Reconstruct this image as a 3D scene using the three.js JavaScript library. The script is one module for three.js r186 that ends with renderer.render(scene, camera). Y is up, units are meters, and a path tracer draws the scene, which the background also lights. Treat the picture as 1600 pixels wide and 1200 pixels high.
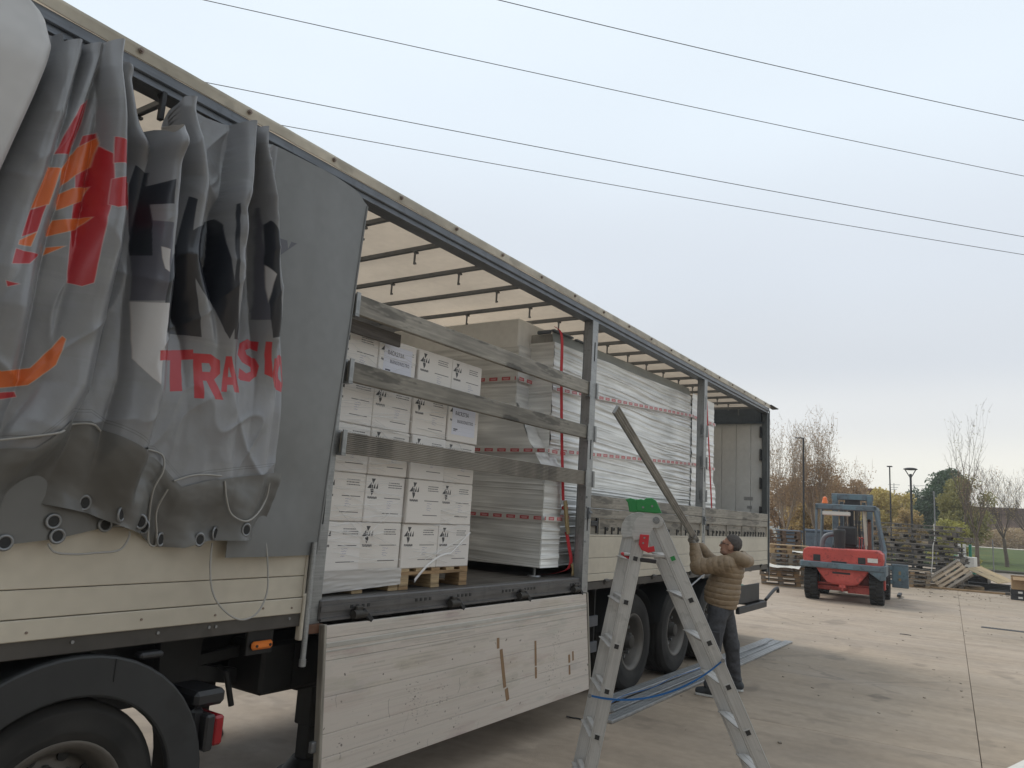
import * as THREE from 'three';
import { mergeGeometries, mergeVertices } from 'three/addons/utils/BufferGeometryUtils.js';

// ---------------------------------------------------------------- camera, sky, sun, exposure
const scene = new THREE.Scene();
const camera = new THREE.PerspectiveCamera(54.89, 4 / 3, 0.1, 1500);
camera.position.set(3.449, 1.880, 3.194);
camera.rotation.order = 'YXZ';
camera.rotation.set(0.1682, 0.5922, 0.0619);
scene.add(camera);

const renderer = new THREE.WebGLRenderer({ antialias: true });
renderer.setSize(1024, 768);
renderer.toneMapping = THREE.LinearToneMapping;
renderer.toneMappingExposure = 1.13;
renderer.shadowMap.enabled = true;

// ---- noise
const lerp = (a, b, t) => a + (b - a) * t, clamp = (x, a = 0, b = 1) => Math.min(b, Math.max(a, x));
const sstep = (a, b, x) => { const t = clamp((x - a) / (b - a)); return t * t * (3 - 2 * t); };
function hash(x, y, s) { let h = Math.imul(x, 374761393) ^ Math.imul(y, 668265263) ^ Math.imul(s + 11, 2147483629); h = Math.imul(h ^ (h >>> 13), 1274126177); h ^= h >>> 16; return (h >>> 0) / 4294967296; }
function vn(x, y, s = 0, px = 0, py = 0) {
  let ix = Math.floor(x), iy = Math.floor(y); let fx = x - ix, fy = y - iy; fx = fx * fx * (3 - 2 * fx); fy = fy * fy * (3 - 2 * fy);
  let jx = ix + 1, jy = iy + 1;
  if (px) { ix = ((ix % px) + px) % px; jx = ((jx % px) + px) % px; }
  if (py) { iy = ((iy % py) + py) % py; jy = ((jy % py) + py) % py; }
  const a = hash(ix, iy, s), b = hash(jx, iy, s), c = hash(ix, jy, s), d = hash(jx, jy, s);
  return a + (b - a) * fx + (c - a) * fy + (a - b - c + d) * fx * fy;
}
function fbm(x, y, s = 0, o = 4, px = 0, py = 0) { let v = 0, a = .5, n = 0; for (let i = 0; i < o; i++) { v += a * vn(x, y, s + i * 17, px, py); n += a; x *= 2; y *= 2; px *= 2; py *= 2; a *= .5; } return v / n; }
function rng(seed) { let a = seed >>> 0; return () => { a = (a + 0x6D2B79F5) | 0; let t = Math.imul(a ^ (a >>> 15), 1 | a); t = (t + Math.imul(t ^ (t >>> 7), 61 | t)) ^ t; return ((t ^ (t >>> 14)) >>> 0) / 4294967296; }; }

// ---- overcast sky: pale blue-white high up, greyer cloud deck lower, a cream band near the horizon
{
  const W = 512, H = 256, d = new Float32Array(W * H * 4);
  const stops = [[-90, .30, .28, .26], [-3, .40, .39, .36], [0, .90, .86, .76], [4, .88, .87, .80], [8, .74, .76, .77], [12, .63, .67, .72], [19, .66, .715, .785], [30, .72, .80, .88], [45, .77, .85, .92], [90, .78, .86, .93]];
  for (let j = 0; j < H; j++) {
    const el = (j + .5) / H * 180 - 90;
    let k = 0; while (k < stops.length - 2 && el > stops[k + 1][0]) k++;
    const A = stops[k], B = stops[k + 1], t = sstep(A[0], B[0], el);
    for (let i = 0; i < W; i++) {
      const u = i / W, wob = el > 0 ? 1 + (fbm(u * 10, el / 14, 5, 4, 10, 0) - .5) * .16 : 1;
      const m = (j * W + i) * 4;
      for (let c = 0; c < 3; c++) d[m + c] = lerp(A[1 + c], B[1 + c], t) * wob;
      d[m + 3] = 1;
    }
  }
  const sky = new THREE.DataTexture(d, W, H, THREE.RGBAFormat, THREE.FloatType);
  sky.mapping = THREE.EquirectangularReflectionMapping; sky.magFilter = THREE.LinearFilter; sky.minFilter = THREE.LinearFilter; sky.needsUpdate = true;
  scene.background = sky; scene.environment = sky;
}
const sun = new THREE.DirectionalLight(new THREE.Color(1, .94, .85), 1.45);
sun.position.set(-19, 27, -14); sun.target.position.set(0, 0, -6); scene.add(sun, sun.target);
sun.castShadow = true; sun.shadow.radius = 34; sun.shadow.mapSize.set(2048, 2048);
Object.assign(sun.shadow.camera, { left: -40, right: 40, top: 40, bottom: -40, near: 1, far: 120 });

// ---------------------------------------------------------------- helpers
const V = (x, y, z) => new THREE.Vector3(x, y, z);
const used = {};
function numbered(n) { const k = used[n] = (used[n] ?? -1) + 1; return k ? `${n}_${String(k).padStart(3, '0')}` : n; }
function strip(g) { const o = g.index ? g.toNonIndexed() : g; for (const k of Object.keys(o.attributes)) if (!['position', 'normal', 'uv'].includes(k)) o.deleteAttribute(k); if (!o.attributes.uv) o.setAttribute('uv', new THREE.BufferAttribute(new Float32Array(o.attributes.position.count * 2), 2)); return o; }
const merge = (l) => { l = [l].flat(9).filter(Boolean); return l.length === 1 ? l[0] : mergeGeometries(l.map(strip), false); };
function mesh(name, geos, mat, parent) {
  const m = new THREE.Mesh(merge(geos), mat); m.name = parent ? name : numbered(name); m.castShadow = m.receiveShadow = true;
  (parent || scene).add(m);
  return m;
}
function tag(o, label, category, group) { o.userData.label = label; o.userData.category = category; if (group) o.userData.group = group; return o; }
function thing(name, label, category, pos = [0, 0, 0], turn = 0, group) { const g = new THREE.Group(); g.name = numbered(name); g.position.set(...pos); g.rotation.y = turn; scene.add(g); return tag(g, label, category, group); }
// a thing whose parts are written in world coordinates; the group still sits at its base
const shifts = new Map();
function wthing(name, label, category, base, group) { const g = thing(name, label, category, base, 0, group); shifts.set(g, V(...base)); return g; }
function wm(name, geos, mat, parent) { const m = mesh(name, geos, mat, parent); let p = parent; const s = shifts.get(parent); if (s) m.position.copy(s).negate(); return m; }
function structure(name, geos, mat) { const m = mesh(name, geos, mat); m.userData.kind = 'structure'; return m; }

function place(g, pos, rot) { if (rot) { const m = new THREE.Matrix4().makeRotationFromEuler(new THREE.Euler(...rot)); g.applyMatrix4(m); } if (pos) g.translate(...pos); return g; }
// box with chamfered edges; uv in metres with u along the longer side of every face
function box(w, h, d, pos, rot, c = 0) {
  const a = [w / 2, h / 2, d / 2], dim = [w, h, d]; c = Math.min(c, Math.min(w, h, d) * .4);
  const P = [], N = [], U = [];
  const push = (vs, n) => { // polygon fan
    const ax = Math.abs(n[0]) > .8 ? 0 : Math.abs(n[1]) > .8 ? 1 : Math.abs(n[2]) > .8 ? 2 : (Math.abs(n[0]) >= Math.abs(n[1]) ? (Math.abs(n[0]) >= Math.abs(n[2]) ? 0 : 2) : (Math.abs(n[1]) >= Math.abs(n[2]) ? 1 : 2));
    let p = (ax + 1) % 3, q = (ax + 2) % 3; if (dim[q] > dim[p]) [p, q] = [q, p];
    const e1 = [0, 1, 2].map(i => vs[1][i] - vs[0][i]), e2 = [0, 1, 2].map(i => vs[2][i] - vs[0][i]);
    const cr = [e1[1] * e2[2] - e1[2] * e2[1], e1[2] * e2[0] - e1[0] * e2[2], e1[0] * e2[1] - e1[1] * e2[0]];
    if (cr[0] * n[0] + cr[1] * n[1] + cr[2] * n[2] < 0) vs = vs.slice().reverse();
    for (let k = 1; k < vs.length - 1; k++) for (const v of [vs[0], vs[k], vs[k + 1]]) { P.push(...v); N.push(...n); U.push(v[p], v[q] + ax * .37); }
  };
  for (let ax = 0; ax < 3; ax++) for (const s of [-1, 1]) {
    const p = (ax + 1) % 3, q = (ax + 2) % 3, vs = [];
    for (const [i, j] of [[-1, -1], [1, -1], [1, 1], [-1, 1]]) { const v = [0, 0, 0]; v[ax] = s * a[ax]; v[p] = i * (a[p] - c); v[q] = j * (a[q] - c); vs.push(v); }
    const n = [0, 0, 0]; n[ax] = s; push(vs, n);
  }
  if (c > 0) {
    const r = Math.SQRT1_2;
    for (let ax = 0; ax < 3; ax++) { const p = (ax + 1) % 3, q = (ax + 2) % 3; for (const i of [-1, 1]) for (const j of [-1, 1]) {
      const mk = (t, e) => { const v = [0, 0, 0]; v[ax] = t * (a[ax] - c); v[p] = i * (a[p] - (e ? c : 0)); v[q] = j * (a[q] - (e ? 0 : c)); return v; };
      const n = [0, 0, 0]; n[p] = i * r; n[q] = j * r; push([mk(-1, 0), mk(1, 0), mk(1, 1), mk(-1, 1)], n);
    } }
    for (const i of [-1, 1]) for (const j of [-1, 1]) for (const k of [-1, 1]) push([[i * a[0], j * (a[1] - c), k * (a[2] - c)], [i * (a[0] - c), j * a[1], k * (a[2] - c)], [i * (a[0] - c), j * (a[1] - c), k * a[2]]], [i * .577, j * .577, k * .577]);
  }
  const g = new THREE.BufferGeometry();
  g.setAttribute('position', new THREE.Float32BufferAttribute(P, 3)); g.setAttribute('normal', new THREE.Float32BufferAttribute(N, 3)); g.setAttribute('uv', new THREE.Float32BufferAttribute(U, 2));
  return place(g, pos, rot);
}
// box between two corners
const bb = (x0, x1, y0, y1, z0, z1, c = 0) => box(Math.abs(x1 - x0), Math.abs(y1 - y0), Math.abs(z1 - z0), [(x0 + x1) / 2, (y0 + y1) / 2, (z0 + z1) / 2], null, c);
// beam of section w (sideways) x h from a to b
function beam(a, b, w, h, c = 0, up = [0, 1, 0]) {
  a = V(...a); b = V(...b); const z = b.clone().sub(a), L = z.length(); z.normalize();
  let x = V(...up).cross(z); if (x.lengthSq() < 1e-6) x = V(1, 0, 0); x.normalize(); const y = z.clone().cross(x);
  const g = box(w, h, L, null, null, c); g.applyMatrix4(new THREE.Matrix4().makeBasis(x, y, z).setPosition(a.add(b).multiplyScalar(.5))); return g;
}
function cyl(r1, r2, h, seg, pos, rot, open = false) { return place(strip(new THREE.CylinderGeometry(r1, r2, h, seg, 1, open)), pos, rot); }
function rod(a, b, r, seg = 8, r2 = r) { a = V(...a); b = V(...b); const d = b.clone().sub(a), g = strip(new THREE.CylinderGeometry(r2, r, d.length(), seg, 1)); g.applyQuaternion(new THREE.Quaternion().setFromUnitVectors(V(0, 1, 0), d.clone().normalize())); g.translate(...a.add(b).multiplyScalar(.5).toArray()); return g; }
function tube(pts, r, seg = 40, rad = 6, closed = false) { return strip(new THREE.TubeGeometry(new THREE.CatmullRomCurve3(pts.map(p => V(...p)), closed), seg, r, rad, closed)); }
function torus(R, r, pos, rot, a = 6, b = 20) { return place(strip(new THREE.TorusGeometry(R, r, a, b)), pos, rot); }
function lathe(pts, seg, pos, rot) { return place(strip(new THREE.LatheGeometry(pts.map(p => new THREE.Vector2(...p)), seg)), pos, rot); }
function sph(r, pos, w = 12, h = 8, sc) { const g = strip(new THREE.SphereGeometry(r, w, h)); if (sc) { g.scale(...sc); } return place(g, pos); }
function extrude(pts, depth, bevel = 0, holes) { const s = new THREE.Shape(pts.map(p => new THREE.Vector2(...p))); if (holes) for (const h of holes) s.holes.push(new THREE.Path(h.map(p => new THREE.Vector2(...p)))); return strip(new THREE.ExtrudeGeometry(s, { depth, bevelEnabled: bevel > 0, bevelSize: bevel, bevelThickness: bevel, bevelSegments: 2, curveSegments: 8 })); }
// sheet from a function (u,v) -> [x,y,z]; uv from fuv or u,v
function sheet(nu, nv, f, fuv) {
  const P = [], U = [], I = [];
  for (let j = 0; j <= nv; j++) for (let i = 0; i <= nu; i++) { const p = f(i / nu, j / nv); P.push(...p); U.push(...(fuv ? fuv(i / nu, j / nv, p) : [i / nu, j / nv])); }
  for (let j = 0; j < nv; j++) for (let i = 0; i < nu; i++) { const a = j * (nu + 1) + i, b = a + 1, c = a + nu + 1, d = c + 1; I.push(a, b, d, a, d, c); }
  const g = new THREE.BufferGeometry(); g.setAttribute('position', new THREE.Float32BufferAttribute(P, 3)); g.setAttribute('uv', new THREE.Float32BufferAttribute(U, 2)); g.setIndex(I); g.computeVertexNormals(); return g;
}
// thick sheet: front, back and rim
function slabSheet(nu, nv, f, fuv, off) {
  const a = strip(sheet(nu, nv, f, fuv)), b = strip(sheet(nu, nv, (u, v) => { const p = f(1 - u, v), o = off; return [p[0] + o[0], p[1] + o[1], p[2] + o[2]]; }, fuv ? (u, v, p) => fuv(1 - u, v, p) : null));
  const edge = []; for (let i = 0; i < nu; i++) { edge.push([i / nu, 0, (i + 1) / nu, 0], [(i + 1) / nu, 1, i / nu, 1]); } for (let j = 0; j < nv; j++) { edge.push([0, (j + 1) / nv, 0, j / nv], [1, j / nv, 1, (j + 1) / nv]); }
  const P = [], U = []; for (const [u0, v0, u1, v1] of edge) { const p = f(u0, v0), q = f(u1, v1), r = p.map((x, i) => x + off[i]), s = q.map((x, i) => x + off[i]); const up = fuv ? fuv(u0, v0, p) : [u0, v0], uq = fuv ? fuv(u1, v1, q) : [u1, v1]; P.push(...p, ...s, ...q, ...p, ...r, ...s); U.push(...up, ...uq, ...uq, ...up, ...up, ...uq); }
  const g = new THREE.BufferGeometry(); g.setAttribute('position', new THREE.Float32BufferAttribute(P, 3)); g.setAttribute('uv', new THREE.Float32BufferAttribute(U, 2)); g.computeVertexNormals();
  return merge([a, b, g]);
}
const interp = (pts, x, k = 0, v = 1) => { // piecewise linear of column v over column k (pts sorted descending or ascending)
  const asc = pts[pts.length - 1][k] > pts[0][k]; const P = asc ? pts : pts.slice().reverse();
  if (x <= P[0][k]) return P[0][v]; for (let i = 0; i < P.length - 1; i++) if (x <= P[i + 1][k]) return lerp(P[i][v], P[i + 1][v], (x - P[i][k]) / (P[i + 1][k] - P[i][k])); return P[P.length - 1][v];
};
// metre uv on any geometry by its dominant normal
function metreUV(g, s = 1) { const p = g.attributes.position, n = g.attributes.normal, u = new Float32Array(p.count * 2); for (let i = 0; i < p.count; i++) { const ax = Math.abs(n.getX(i)), ay = Math.abs(n.getY(i)), az = Math.abs(n.getZ(i)); let a, b; if (ax >= ay && ax >= az) { a = p.getZ(i); b = p.getY(i); } else if (ay >= az) { a = p.getX(i); b = p.getZ(i); } else { a = p.getX(i); b = p.getY(i); } u[2 * i] = a * s; u[2 * i + 1] = b * s; } g.setAttribute('uv', new THREE.BufferAttribute(u, 2)); return g; }

// ---------------------------------------------------------------- textures (colour only: grain, dirt, print)
function dtex(w, h, fn, srgb = true, rx = 1, ry = 1) {
  const d = new Uint8Array(w * h * 4);
  for (let j = 0; j < h; j++) for (let i = 0; i < w; i++) { const c = fn(i / w, j / h), m = (j * w + i) * 4; if (typeof c === 'number') { d[m] = d[m + 1] = d[m + 2] = clamp(c) * 255; } else { d[m] = clamp(c[0]) * 255; d[m + 1] = clamp(c[1]) * 255; d[m + 2] = clamp(c[2]) * 255; } d[m + 3] = 255; }
  const t = new THREE.DataTexture(d, w, h); t.wrapS = t.wrapT = THREE.RepeatWrapping; t.magFilter = THREE.LinearFilter; t.minFilter = THREE.LinearMipmapLinearFilter; t.generateMipmaps = true; if (srgb) t.colorSpace = THREE.SRGBColorSpace; t.repeat.set(rx, ry); t.needsUpdate = true; return t;
}
function ctex(w, h, draw) { const c = document.createElement('canvas'); c.width = w; c.height = h; draw(c.getContext('2d'), w, h); const t = new THREE.CanvasTexture(c); t.colorSpace = THREE.SRGBColorSpace; t.wrapS = t.wrapT = THREE.ClampToEdgeWrapping; t.anisotropy = 8; return t; }
// wood: grain along u
const woodTex = dtex(512, 256, (u, v) => { const g = fbm(u * 6, v * 64, 3, 4, 6, 64), k = fbm(u * 4, v * 8, 9, 3, 4, 8), f = vn(u * 40, v * 200, 4, 40, 200); const s = .66 + .34 * g + .22 * (k - .5) + .06 * (f - .5); return [s, s * lerp(.97, 1, k), s * lerp(.92, 1, k)]; }, true, .8, 1.6);
const plankTex = dtex(1024, 256, (u, v) => { const g = fbm(u * 8, v * 48, 23, 4, 8, 48), k = fbm(u * 6, v * 6, 29, 4, 6, 6), sc = Math.pow(vn(u * 24, v * 160, 31, 24, 160), 8) * .5, st = sstep(.60, .74, fbm(u * 10, v * 14, 37, 4, 10, 14)); const s = .72 + .26 * g + .42 * (k - .5) - .22 * st + sc * .35; return [s, s * .985, s * .95]; }, true, .45, 1.2);
const grimeTex = dtex(512, 512, (u, v) => { const a = fbm(u * 6, v * 6, 41, 5, 6, 6), b = fbm(u * 40, v * 40, 47, 3, 40, 40), c = sstep(.58, .72, fbm(u * 12, v * 12, 53, 4, 12, 12)); const s = .86 + .16 * (a - .5) * 1.6 + .08 * (b - .5) - .10 * c; return [s, s * .99, s * .97]; }, true, .5, .5);
const metalTex = dtex(512, 512, (u, v) => { const a = fbm(u * 5, v * 5, 61, 4, 5, 5), st = vn(u * 6, v * 220, 67, 6, 220), sp = sstep(.66, .76, fbm(u * 24, v * 24, 71, 3, 24, 24)); const s = .84 + .18 * (a - .5) + .08 * (st - .5) - .06 * sp; return [s, s, s]; }, true, 1, 1);
const paintTex = dtex(512, 512, (u, v) => { const a = fbm(u * 4, v * 4, 81, 4, 4, 4), b = sstep(.64, .7, fbm(u * 30, v * 30, 83, 3, 30, 30)), c = sstep(.7, .8, vn(u * 8, v * 120, 85, 8, 120)) * .06; const s = .93 + .14 * (a - .5) - .035 * b - c * .6; return [s, s * .985, s * .96]; }, true, .7, .7);
const softTex = dtex(512, 512, (u, v) => { const a = fbm(u * 3, v * 3, 181, 5, 3, 3), b = fbm(u * 50, v * 50, 183, 2, 50, 50); const s = .92 + .14 * (a - .5) + .05 * (b - .5); return [s, s, s * .99]; }, true, .4, .4);
const wornTex = dtex(512, 512, (u, v) => { const a = fbm(u * 3, v * 3, 191, 4, 3, 3), f = sstep(.5, .75, fbm(u * 6, v * 6, 193, 4, 6, 6)), sc = sstep(.80, .9, vn(u * 14, v * 90, 195, 14, 90)), ch = sstep(.68, .73, fbm(u * 22, v * 22, 197, 3, 22, 22)); const s = .86 + .16 * (a - .5); return [s + .06 * f - .14 * ch - .08 * sc, s + .14 * f - .14 * ch - .06 * sc, s + .14 * f - .14 * ch - .06 * sc]; }, true, .8, .8);
const fineBump = dtex(256, 256, (u, v) => fbm(u * 32, v * 32, 91, 3, 32, 32), false, 4, 4);
const rubberTex = dtex(256, 256, (u, v) => { const a = fbm(u * 8, v * 8, 95, 4, 8, 8); const s = .75 + .5 * (a - .5); return [s, s * .98, s * .95]; }, true, 2, 2);

const lin = (r, g, b) => new THREE.Color().setRGB(r, g, b);
const std = (c, rough = .7, metal = 0, o = {}) => new THREE.MeshStandardMaterial({ color: Array.isArray(c) ? lin(...c) : new THREE.Color(c), roughness: rough, metalness: metal, ...o });
const M = {
  alu: std([.42, .43, .43], .42, .55, { map: metalTex }), aluDark: std([.27, .285, .30], .5, .3, { map: metalTex }), railGrey: std([.22, .24, .27], .4, .3, { map: metalTex }),
  slat: std([.38, .36, .33], .6, .2, { map: plankTex }), cream: std([.61, .555, .465], .42, 0, { map: softTex }), creamRim: std([.60, .55, .46], .6, 0, { map: grimeTex }),
  steelDark: std([.035, .037, .042], .55, .2, { map: grimeTex }), black: std([.018, .019, .021], .6, 0, { map: grimeTex }), frame: std([.10, .092, .085], .6, .2, { map: grimeTex }),
  rust: std([.16, .08, .05], .85, 0, { map: grimeTex }), floor: std([.10, .092, .085], .7, 0, { map: plankTex }), doorGrey: std([.74, .75, .75], .5, 0, { map: softTex }),
  rubber: std([.035, .034, .033], .85, 0, { map: rubberTex }), rim: std([.17, .16, .15], .5, .5, { map: grimeTex }), hub: std([.06, .055, .05], .6, .3, { map: grimeTex }),
  wood: std([.46, .31, .17], .8, 0, { map: woodTex }), woodPale: std([.58, .44, .27], .8, 0, { map: woodTex }), woodGrey: std([.30, .265, .225], .85, 0, { map: woodTex }), woodDark: std([.125, .112, .105], .85, 0, { map: woodTex }),
  red: std([.46, .032, .035], .45, 0, { map: paintTex }), strapRed: std([.42, .018, .025], .75), orange: std([.75, .20, .03], .35), tailRed: std([.30, .012, .018], .2), galv: std([.36, .37, .38], .4, .7, { map: metalTex }),
  green: std([.02, .22, .055], .4), blue: std([.012, .11, .32], .6), bolt: std([.22, .17, .14], .5, .4), rope: std([.32, .31, .29], .6),
  ladder: std([.66, .65, .63], .4, .3, { map: metalTex }), ratchet: std([.30, .23, .12], .4, .6), white: std([.74, .74, .72], .6, 0, { map: paintTex }), plastic: std([.02, .02, .022], .4),
};
// ---------------------------------------------------------------- ground
const concTex = dtex(2048, 2048, (u, v) => {
  const lo = fbm(u * 5, v * 5, 101, 4, 5, 5), mid = fbm(u * 26, v * 18, 103, 4, 26, 18), fi = fbm(u * 300, v * 300, 107, 2, 300, 300);
  const st = fbm(u * 14, v * 60, 109, 4, 14, 60), sp = sstep(.70, .78, fbm(u * 60, v * 60, 113, 3, 60, 60));
  const tw = sstep(.62, .72, fbm(u * 40 + 3 * Math.sin(v * 12.566), v * 3, 117, 3, 40, 3)) * sstep(.45, .6, fbm(u * 3, v * 3, 119, 2, 3, 3));
  const ln = fbm(u * 5, v * 150, 111, 3, 5, 150); let s = .78 + .10 * (lo - .5) + .07 * (mid - .5) + .07 * (fi - .5) + .09 * (st - .5) + .08 * (ln - .5) - .05 * sp - .05 * tw;
  const ck = Math.abs(fbm(u * 7 + .4 * mid, v * 7, 123, 4, 7, 7) - .5), cm = sstep(.5, .62, fbm(u * 4, v * 4, 127, 2, 4, 4)); s -= .10 * (1 - sstep(.0012, .0045, ck)) * cm;
  const ol = sstep(.735, .80, fbm(u * 17, v * 17, 129, 4, 17, 17)); s -= .10 * ol;
  return [s, s * .972, s * lerp(.90, .93, lo)];
}, true, 1 / 18, 1 / 18);
const concRough = dtex(512, 512, (u, v) => .55 + .35 * fbm(u * 10, v * 16, 121, 4, 10, 16), false, 1 / 9, 1 / 9);
M.concrete = std([.545, .465, .40], 1, 0, { map: concTex, roughnessMap: concRough, bumpMap: fineBump, bumpScale: .0015 });
const earthTex = dtex(512, 512, (u, v) => { const a = fbm(u * 8, v * 8, 131, 5, 8, 8); return [.42 + .2 * a, .40 + .22 * a, .26 + .14 * a]; }, true, .05, .05);
const ground = structure('ground', metreUV(place(strip(new THREE.PlaneGeometry(1400, 1400)), [0, -.25, -300], [-Math.PI / 2, 0, 0])), std([.55, .55, .5], .95, 0, { map: earthTex }));
const yard = new THREE.Group(); yard.name = 'concrete_yard'; yard.userData.kind = 'structure'; scene.add(yard);
{ // concrete slabs with open saw-cut joints, the grid turned 3 degrees to the trailer
  const W = 6.4, D = 8.2, ang = Math.atan2(.9, 16.36), slabG = {};
  const sub = mesh('sub_base', bb(-16, 22, -.22, -.03, -50, 20), std([.05, .045, .04], .95), yard);
  const O = V(3.18, 0, -4.74);
  for (let i = -3; i < 3; i++) for (let j = -6; j < 3; j++) {
    const lx = (i + .5) * W, lz = (j + .5) * D, g = box(W - .006, .1, D - .006, null, null, .003);
    const x = O.x + lx * Math.cos(ang) + lz * Math.sin(ang), z = O.z - lx * Math.sin(ang) + lz * Math.cos(ang);
    const p = g.attributes.position, uv = g.attributes.uv; for (let k = 0; k < p.count; k++) uv.setXY(k, p.getX(k) + x + 40, p.getZ(k) + z + 80);
    const m = mesh('concrete_slab', g, M.concrete, yard); m.position.set(x, -.05, z); m.rotation.y = ang;
  }
}
{ // lawn rising gently behind the yard, pale path, kerb
  const grassTex = dtex(512, 512, (u, v) => { const a = fbm(u * 10, v * 10, 141, 4, 10, 10), b = vn(u * 256, v * 256, 143, 256, 256), c = sstep(.55, .8, fbm(u * 5, v * 5, 147, 3, 5, 5)); return [(.30 + .12 * a + .12 * (b - .5) + .08 * c), (.37 + .14 * a + .12 * (b - .5) + .03 * c), .17 + .06 * a]; }, true, .12, .12);
  const hL = (z) => 1.02 * sstep(-46, -92, z) + .03;
  structure('lawn', sheet(60, 40, (u, v) => { const x = lerp(-60, 70, u), z = lerp(-49.5, -86, v); return [x, hL(z) + .04 * vn(x * .5, z * .5, 5), z]; }, (u, v, p) => [p[0], p[2]]), std([.60, .58, .44], .95, 0, { map: grassTex, bumpMap: fineBump, bumpScale: .02 }));
  structure('footpath', sheet(20, 2, (u, v) => { const x = lerp(-60, 70, u), z = lerp(-85.8, -88.5, v); return [x, hL(z) + .06, z]; }, (u, v, p) => [p[0], p[2]]), std([.55, .52, .46], .9));
  structure('field', sheet(20, 20, (u, v) => { const x = lerp(-160, 160, u), z = lerp(-88, -200, v); return [x, 1.0 + .01 * vn(x, z, 3), z]; }, (u, v, p) => [p[0], p[2]]), std([.5, .5, .42], .95, 0, { map: earthTex }));
  structure('kerb', [bb(-18, 26, -.02, .14, -50, -49.6, .01)], std([.22, .2, .18], .9, 0, { map: grimeTex }));
  // trench drain grate in the yard
  const d = tag(wthing('drain_grate', 'dark slotted drain grate set in the concrete yard', 'drain', [3.45, 0, -16.4]), 'dark slotted drain grate set in the concrete yard', 'drain');
  mesh('grate_frame', [bb(-.56, .56, -.02, .006, -.13, -.11), bb(-.56, .56, -.02, .006, .11, .13), bb(-.56, -.54, -.02, .006, -.11, .11), bb(.54, .56, -.02, .006, -.11, .11)], M.steelDark, d);
  mesh('grate_bed', bb(-.54, .54, -.03, .003, -.11, .11), M.black, d);
  for (let i = 0; i < 17; i++) mesh('grate_bar', bb(-.52 + i * .0645, -.495 + i * .0645, .0035, .008, -.105, .105), M.steelDark, d);
}
// ---------------------------------------------------------------- warehouse along the right side of the yard (outside the picture; it shades the near end of the trailer)
{
  const wh = thing('warehouse', 'pale panelled warehouse wall along the right side of the yard', 'building', [12.6, 0, 17.2]);
  const wmM = std([.50, .48, .45], .8, 0, { map: softTex });
  for (let k = 0; k < 12; k++) mesh('wall_panel', bb(-6.2, -6, .3, 7.2, -15 + k * 2.5, -15 + (k + 1) * 2.5 - .02, .01), wmM, wh);
  mesh('plinth', bb(-6.22, -5.98, 0, .298, -15, 15), std([.2, .19, .18], .9), wh); mesh('end_wall', bb(-5.99, 8, 0, 7.2, -15, -14.8), wmM, wh); mesh('roof', bb(-6.6, 8.4, 7.21, 8.6, -15.4, 15.4, .03), std([.2, .2, .2], .8), wh);
  mesh('roller_door', [...Array(14)].map((_, k) => bb(-6.24, -6.205, .02 + k * .3, .3 + k * .3, -6, -1.8, .01)), std([.22, .25, .28], .5), wh);
}
// ---------------------------------------------------------------- curtain-side trailer (near side plane x = 0, length along z)
const TR = wthing('semi_trailer', 'long grey curtain-side semi-trailer with its side curtain pulled open', 'trailer', [-1.27, 0, -3.4]);
function wpart(name, parent = TR) { const g = new THREE.Group(); g.name = name; parent.add(g); const s = shifts.get(parent); if (s) g.position.copy(s).negate(); return g; }
const tm = (n, g, m) => wm(n, g, m, TR);
const Z0 = 3.4, Z1 = -10.2;
{ // roof: rail, cream valance with bolts, tarpaulin, bows
  tm('roof_rail', [bb(-.11, 0, 3.885, 3.945, Z1, Z0, .006), bb(-.11, -.018, 3.848, 3.885, Z1, Z0), bb(-.11, .004, 3.838, 3.848, Z1, Z0, .002)], M.railGrey);
  tm('curtain_track', [bb(-.135, -.112, 3.85, 3.89, Z1, Z0)], M.aluDark);
  const val = tm('roof_edge_strip', slabSheet(260, 5, (u, v) => { const z = lerp(Z0 + .05, Z1 - .04, u), w = .006 * (vn(z * 3, 3, 7) - .5) + .004 * (vn(z * 11, 3, 8) - .5); const a = v; return [a < .8 ? .012 + w : .012 - (a - .8) * .2, 3.943 + a * .082 + w * .4, z]; }, (u, v, p) => [p[2], p[1]], [-.006, 0, 0]), M.creamRim);
  for (let i = 0; i < 21; i++) { const z = 2.78 - i * .633, b = wm('bolt', [cyl(.014, .014, .008, 12, [.019, 3.978, z], [0, 0, Math.PI / 2]), cyl(.007, .008, .008, 8, [.026, 3.978, z], [0, 0, Math.PI / 2])], M.bolt, TR); }
  const tarpM = new THREE.MeshPhysicalMaterial({ color: lin(.72, .60, .48), roughness: .9, transmission: .6, thickness: 0, map: softTex });
  tm('roof_tarpaulin', sheet(200, 24, (u, v) => { const z = lerp(Z0, Z1, u), x = lerp(.004, -2.55, v); const s = Math.abs(Math.sin(Math.PI * (z - .3) / .58)); return [x, 3.985 - .018 * s * Math.sin(Math.PI * v) + .006 * vn(z * 2, x * 2, 4), z]; }, (u, v, p) => [p[2], p[0]]), tarpM);
  for (let i = 0, z = 3.0; z > Z1 + .3; z -= .58, i++) {
    const b = tm('roof_bow', [bb(-2.45, -.112, 3.875, 3.915, z - .014, z + .014, .004)], M.aluDark);
    for (const x of [-.42, -1.2, -1.95]) if ((i + Math.round(x * 5)) % 2 === 0 || x > -1) wm('bow_hook', [bb(x - .012, x + .012, 3.86, 3.874, z - .022, z + .022), bb(x - .008, x + .008, 3.78, 3.86, z + .006, z + .014), bb(x - .008, x + .014, 3.765, 3.78, z + .0, z + .014)], M.aluDark, TR);
  }
  tm('far_roof_rail', bb(-2.55, -2.45, 3.80, 3.96, Z1, Z0), M.railGrey);
}
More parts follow.
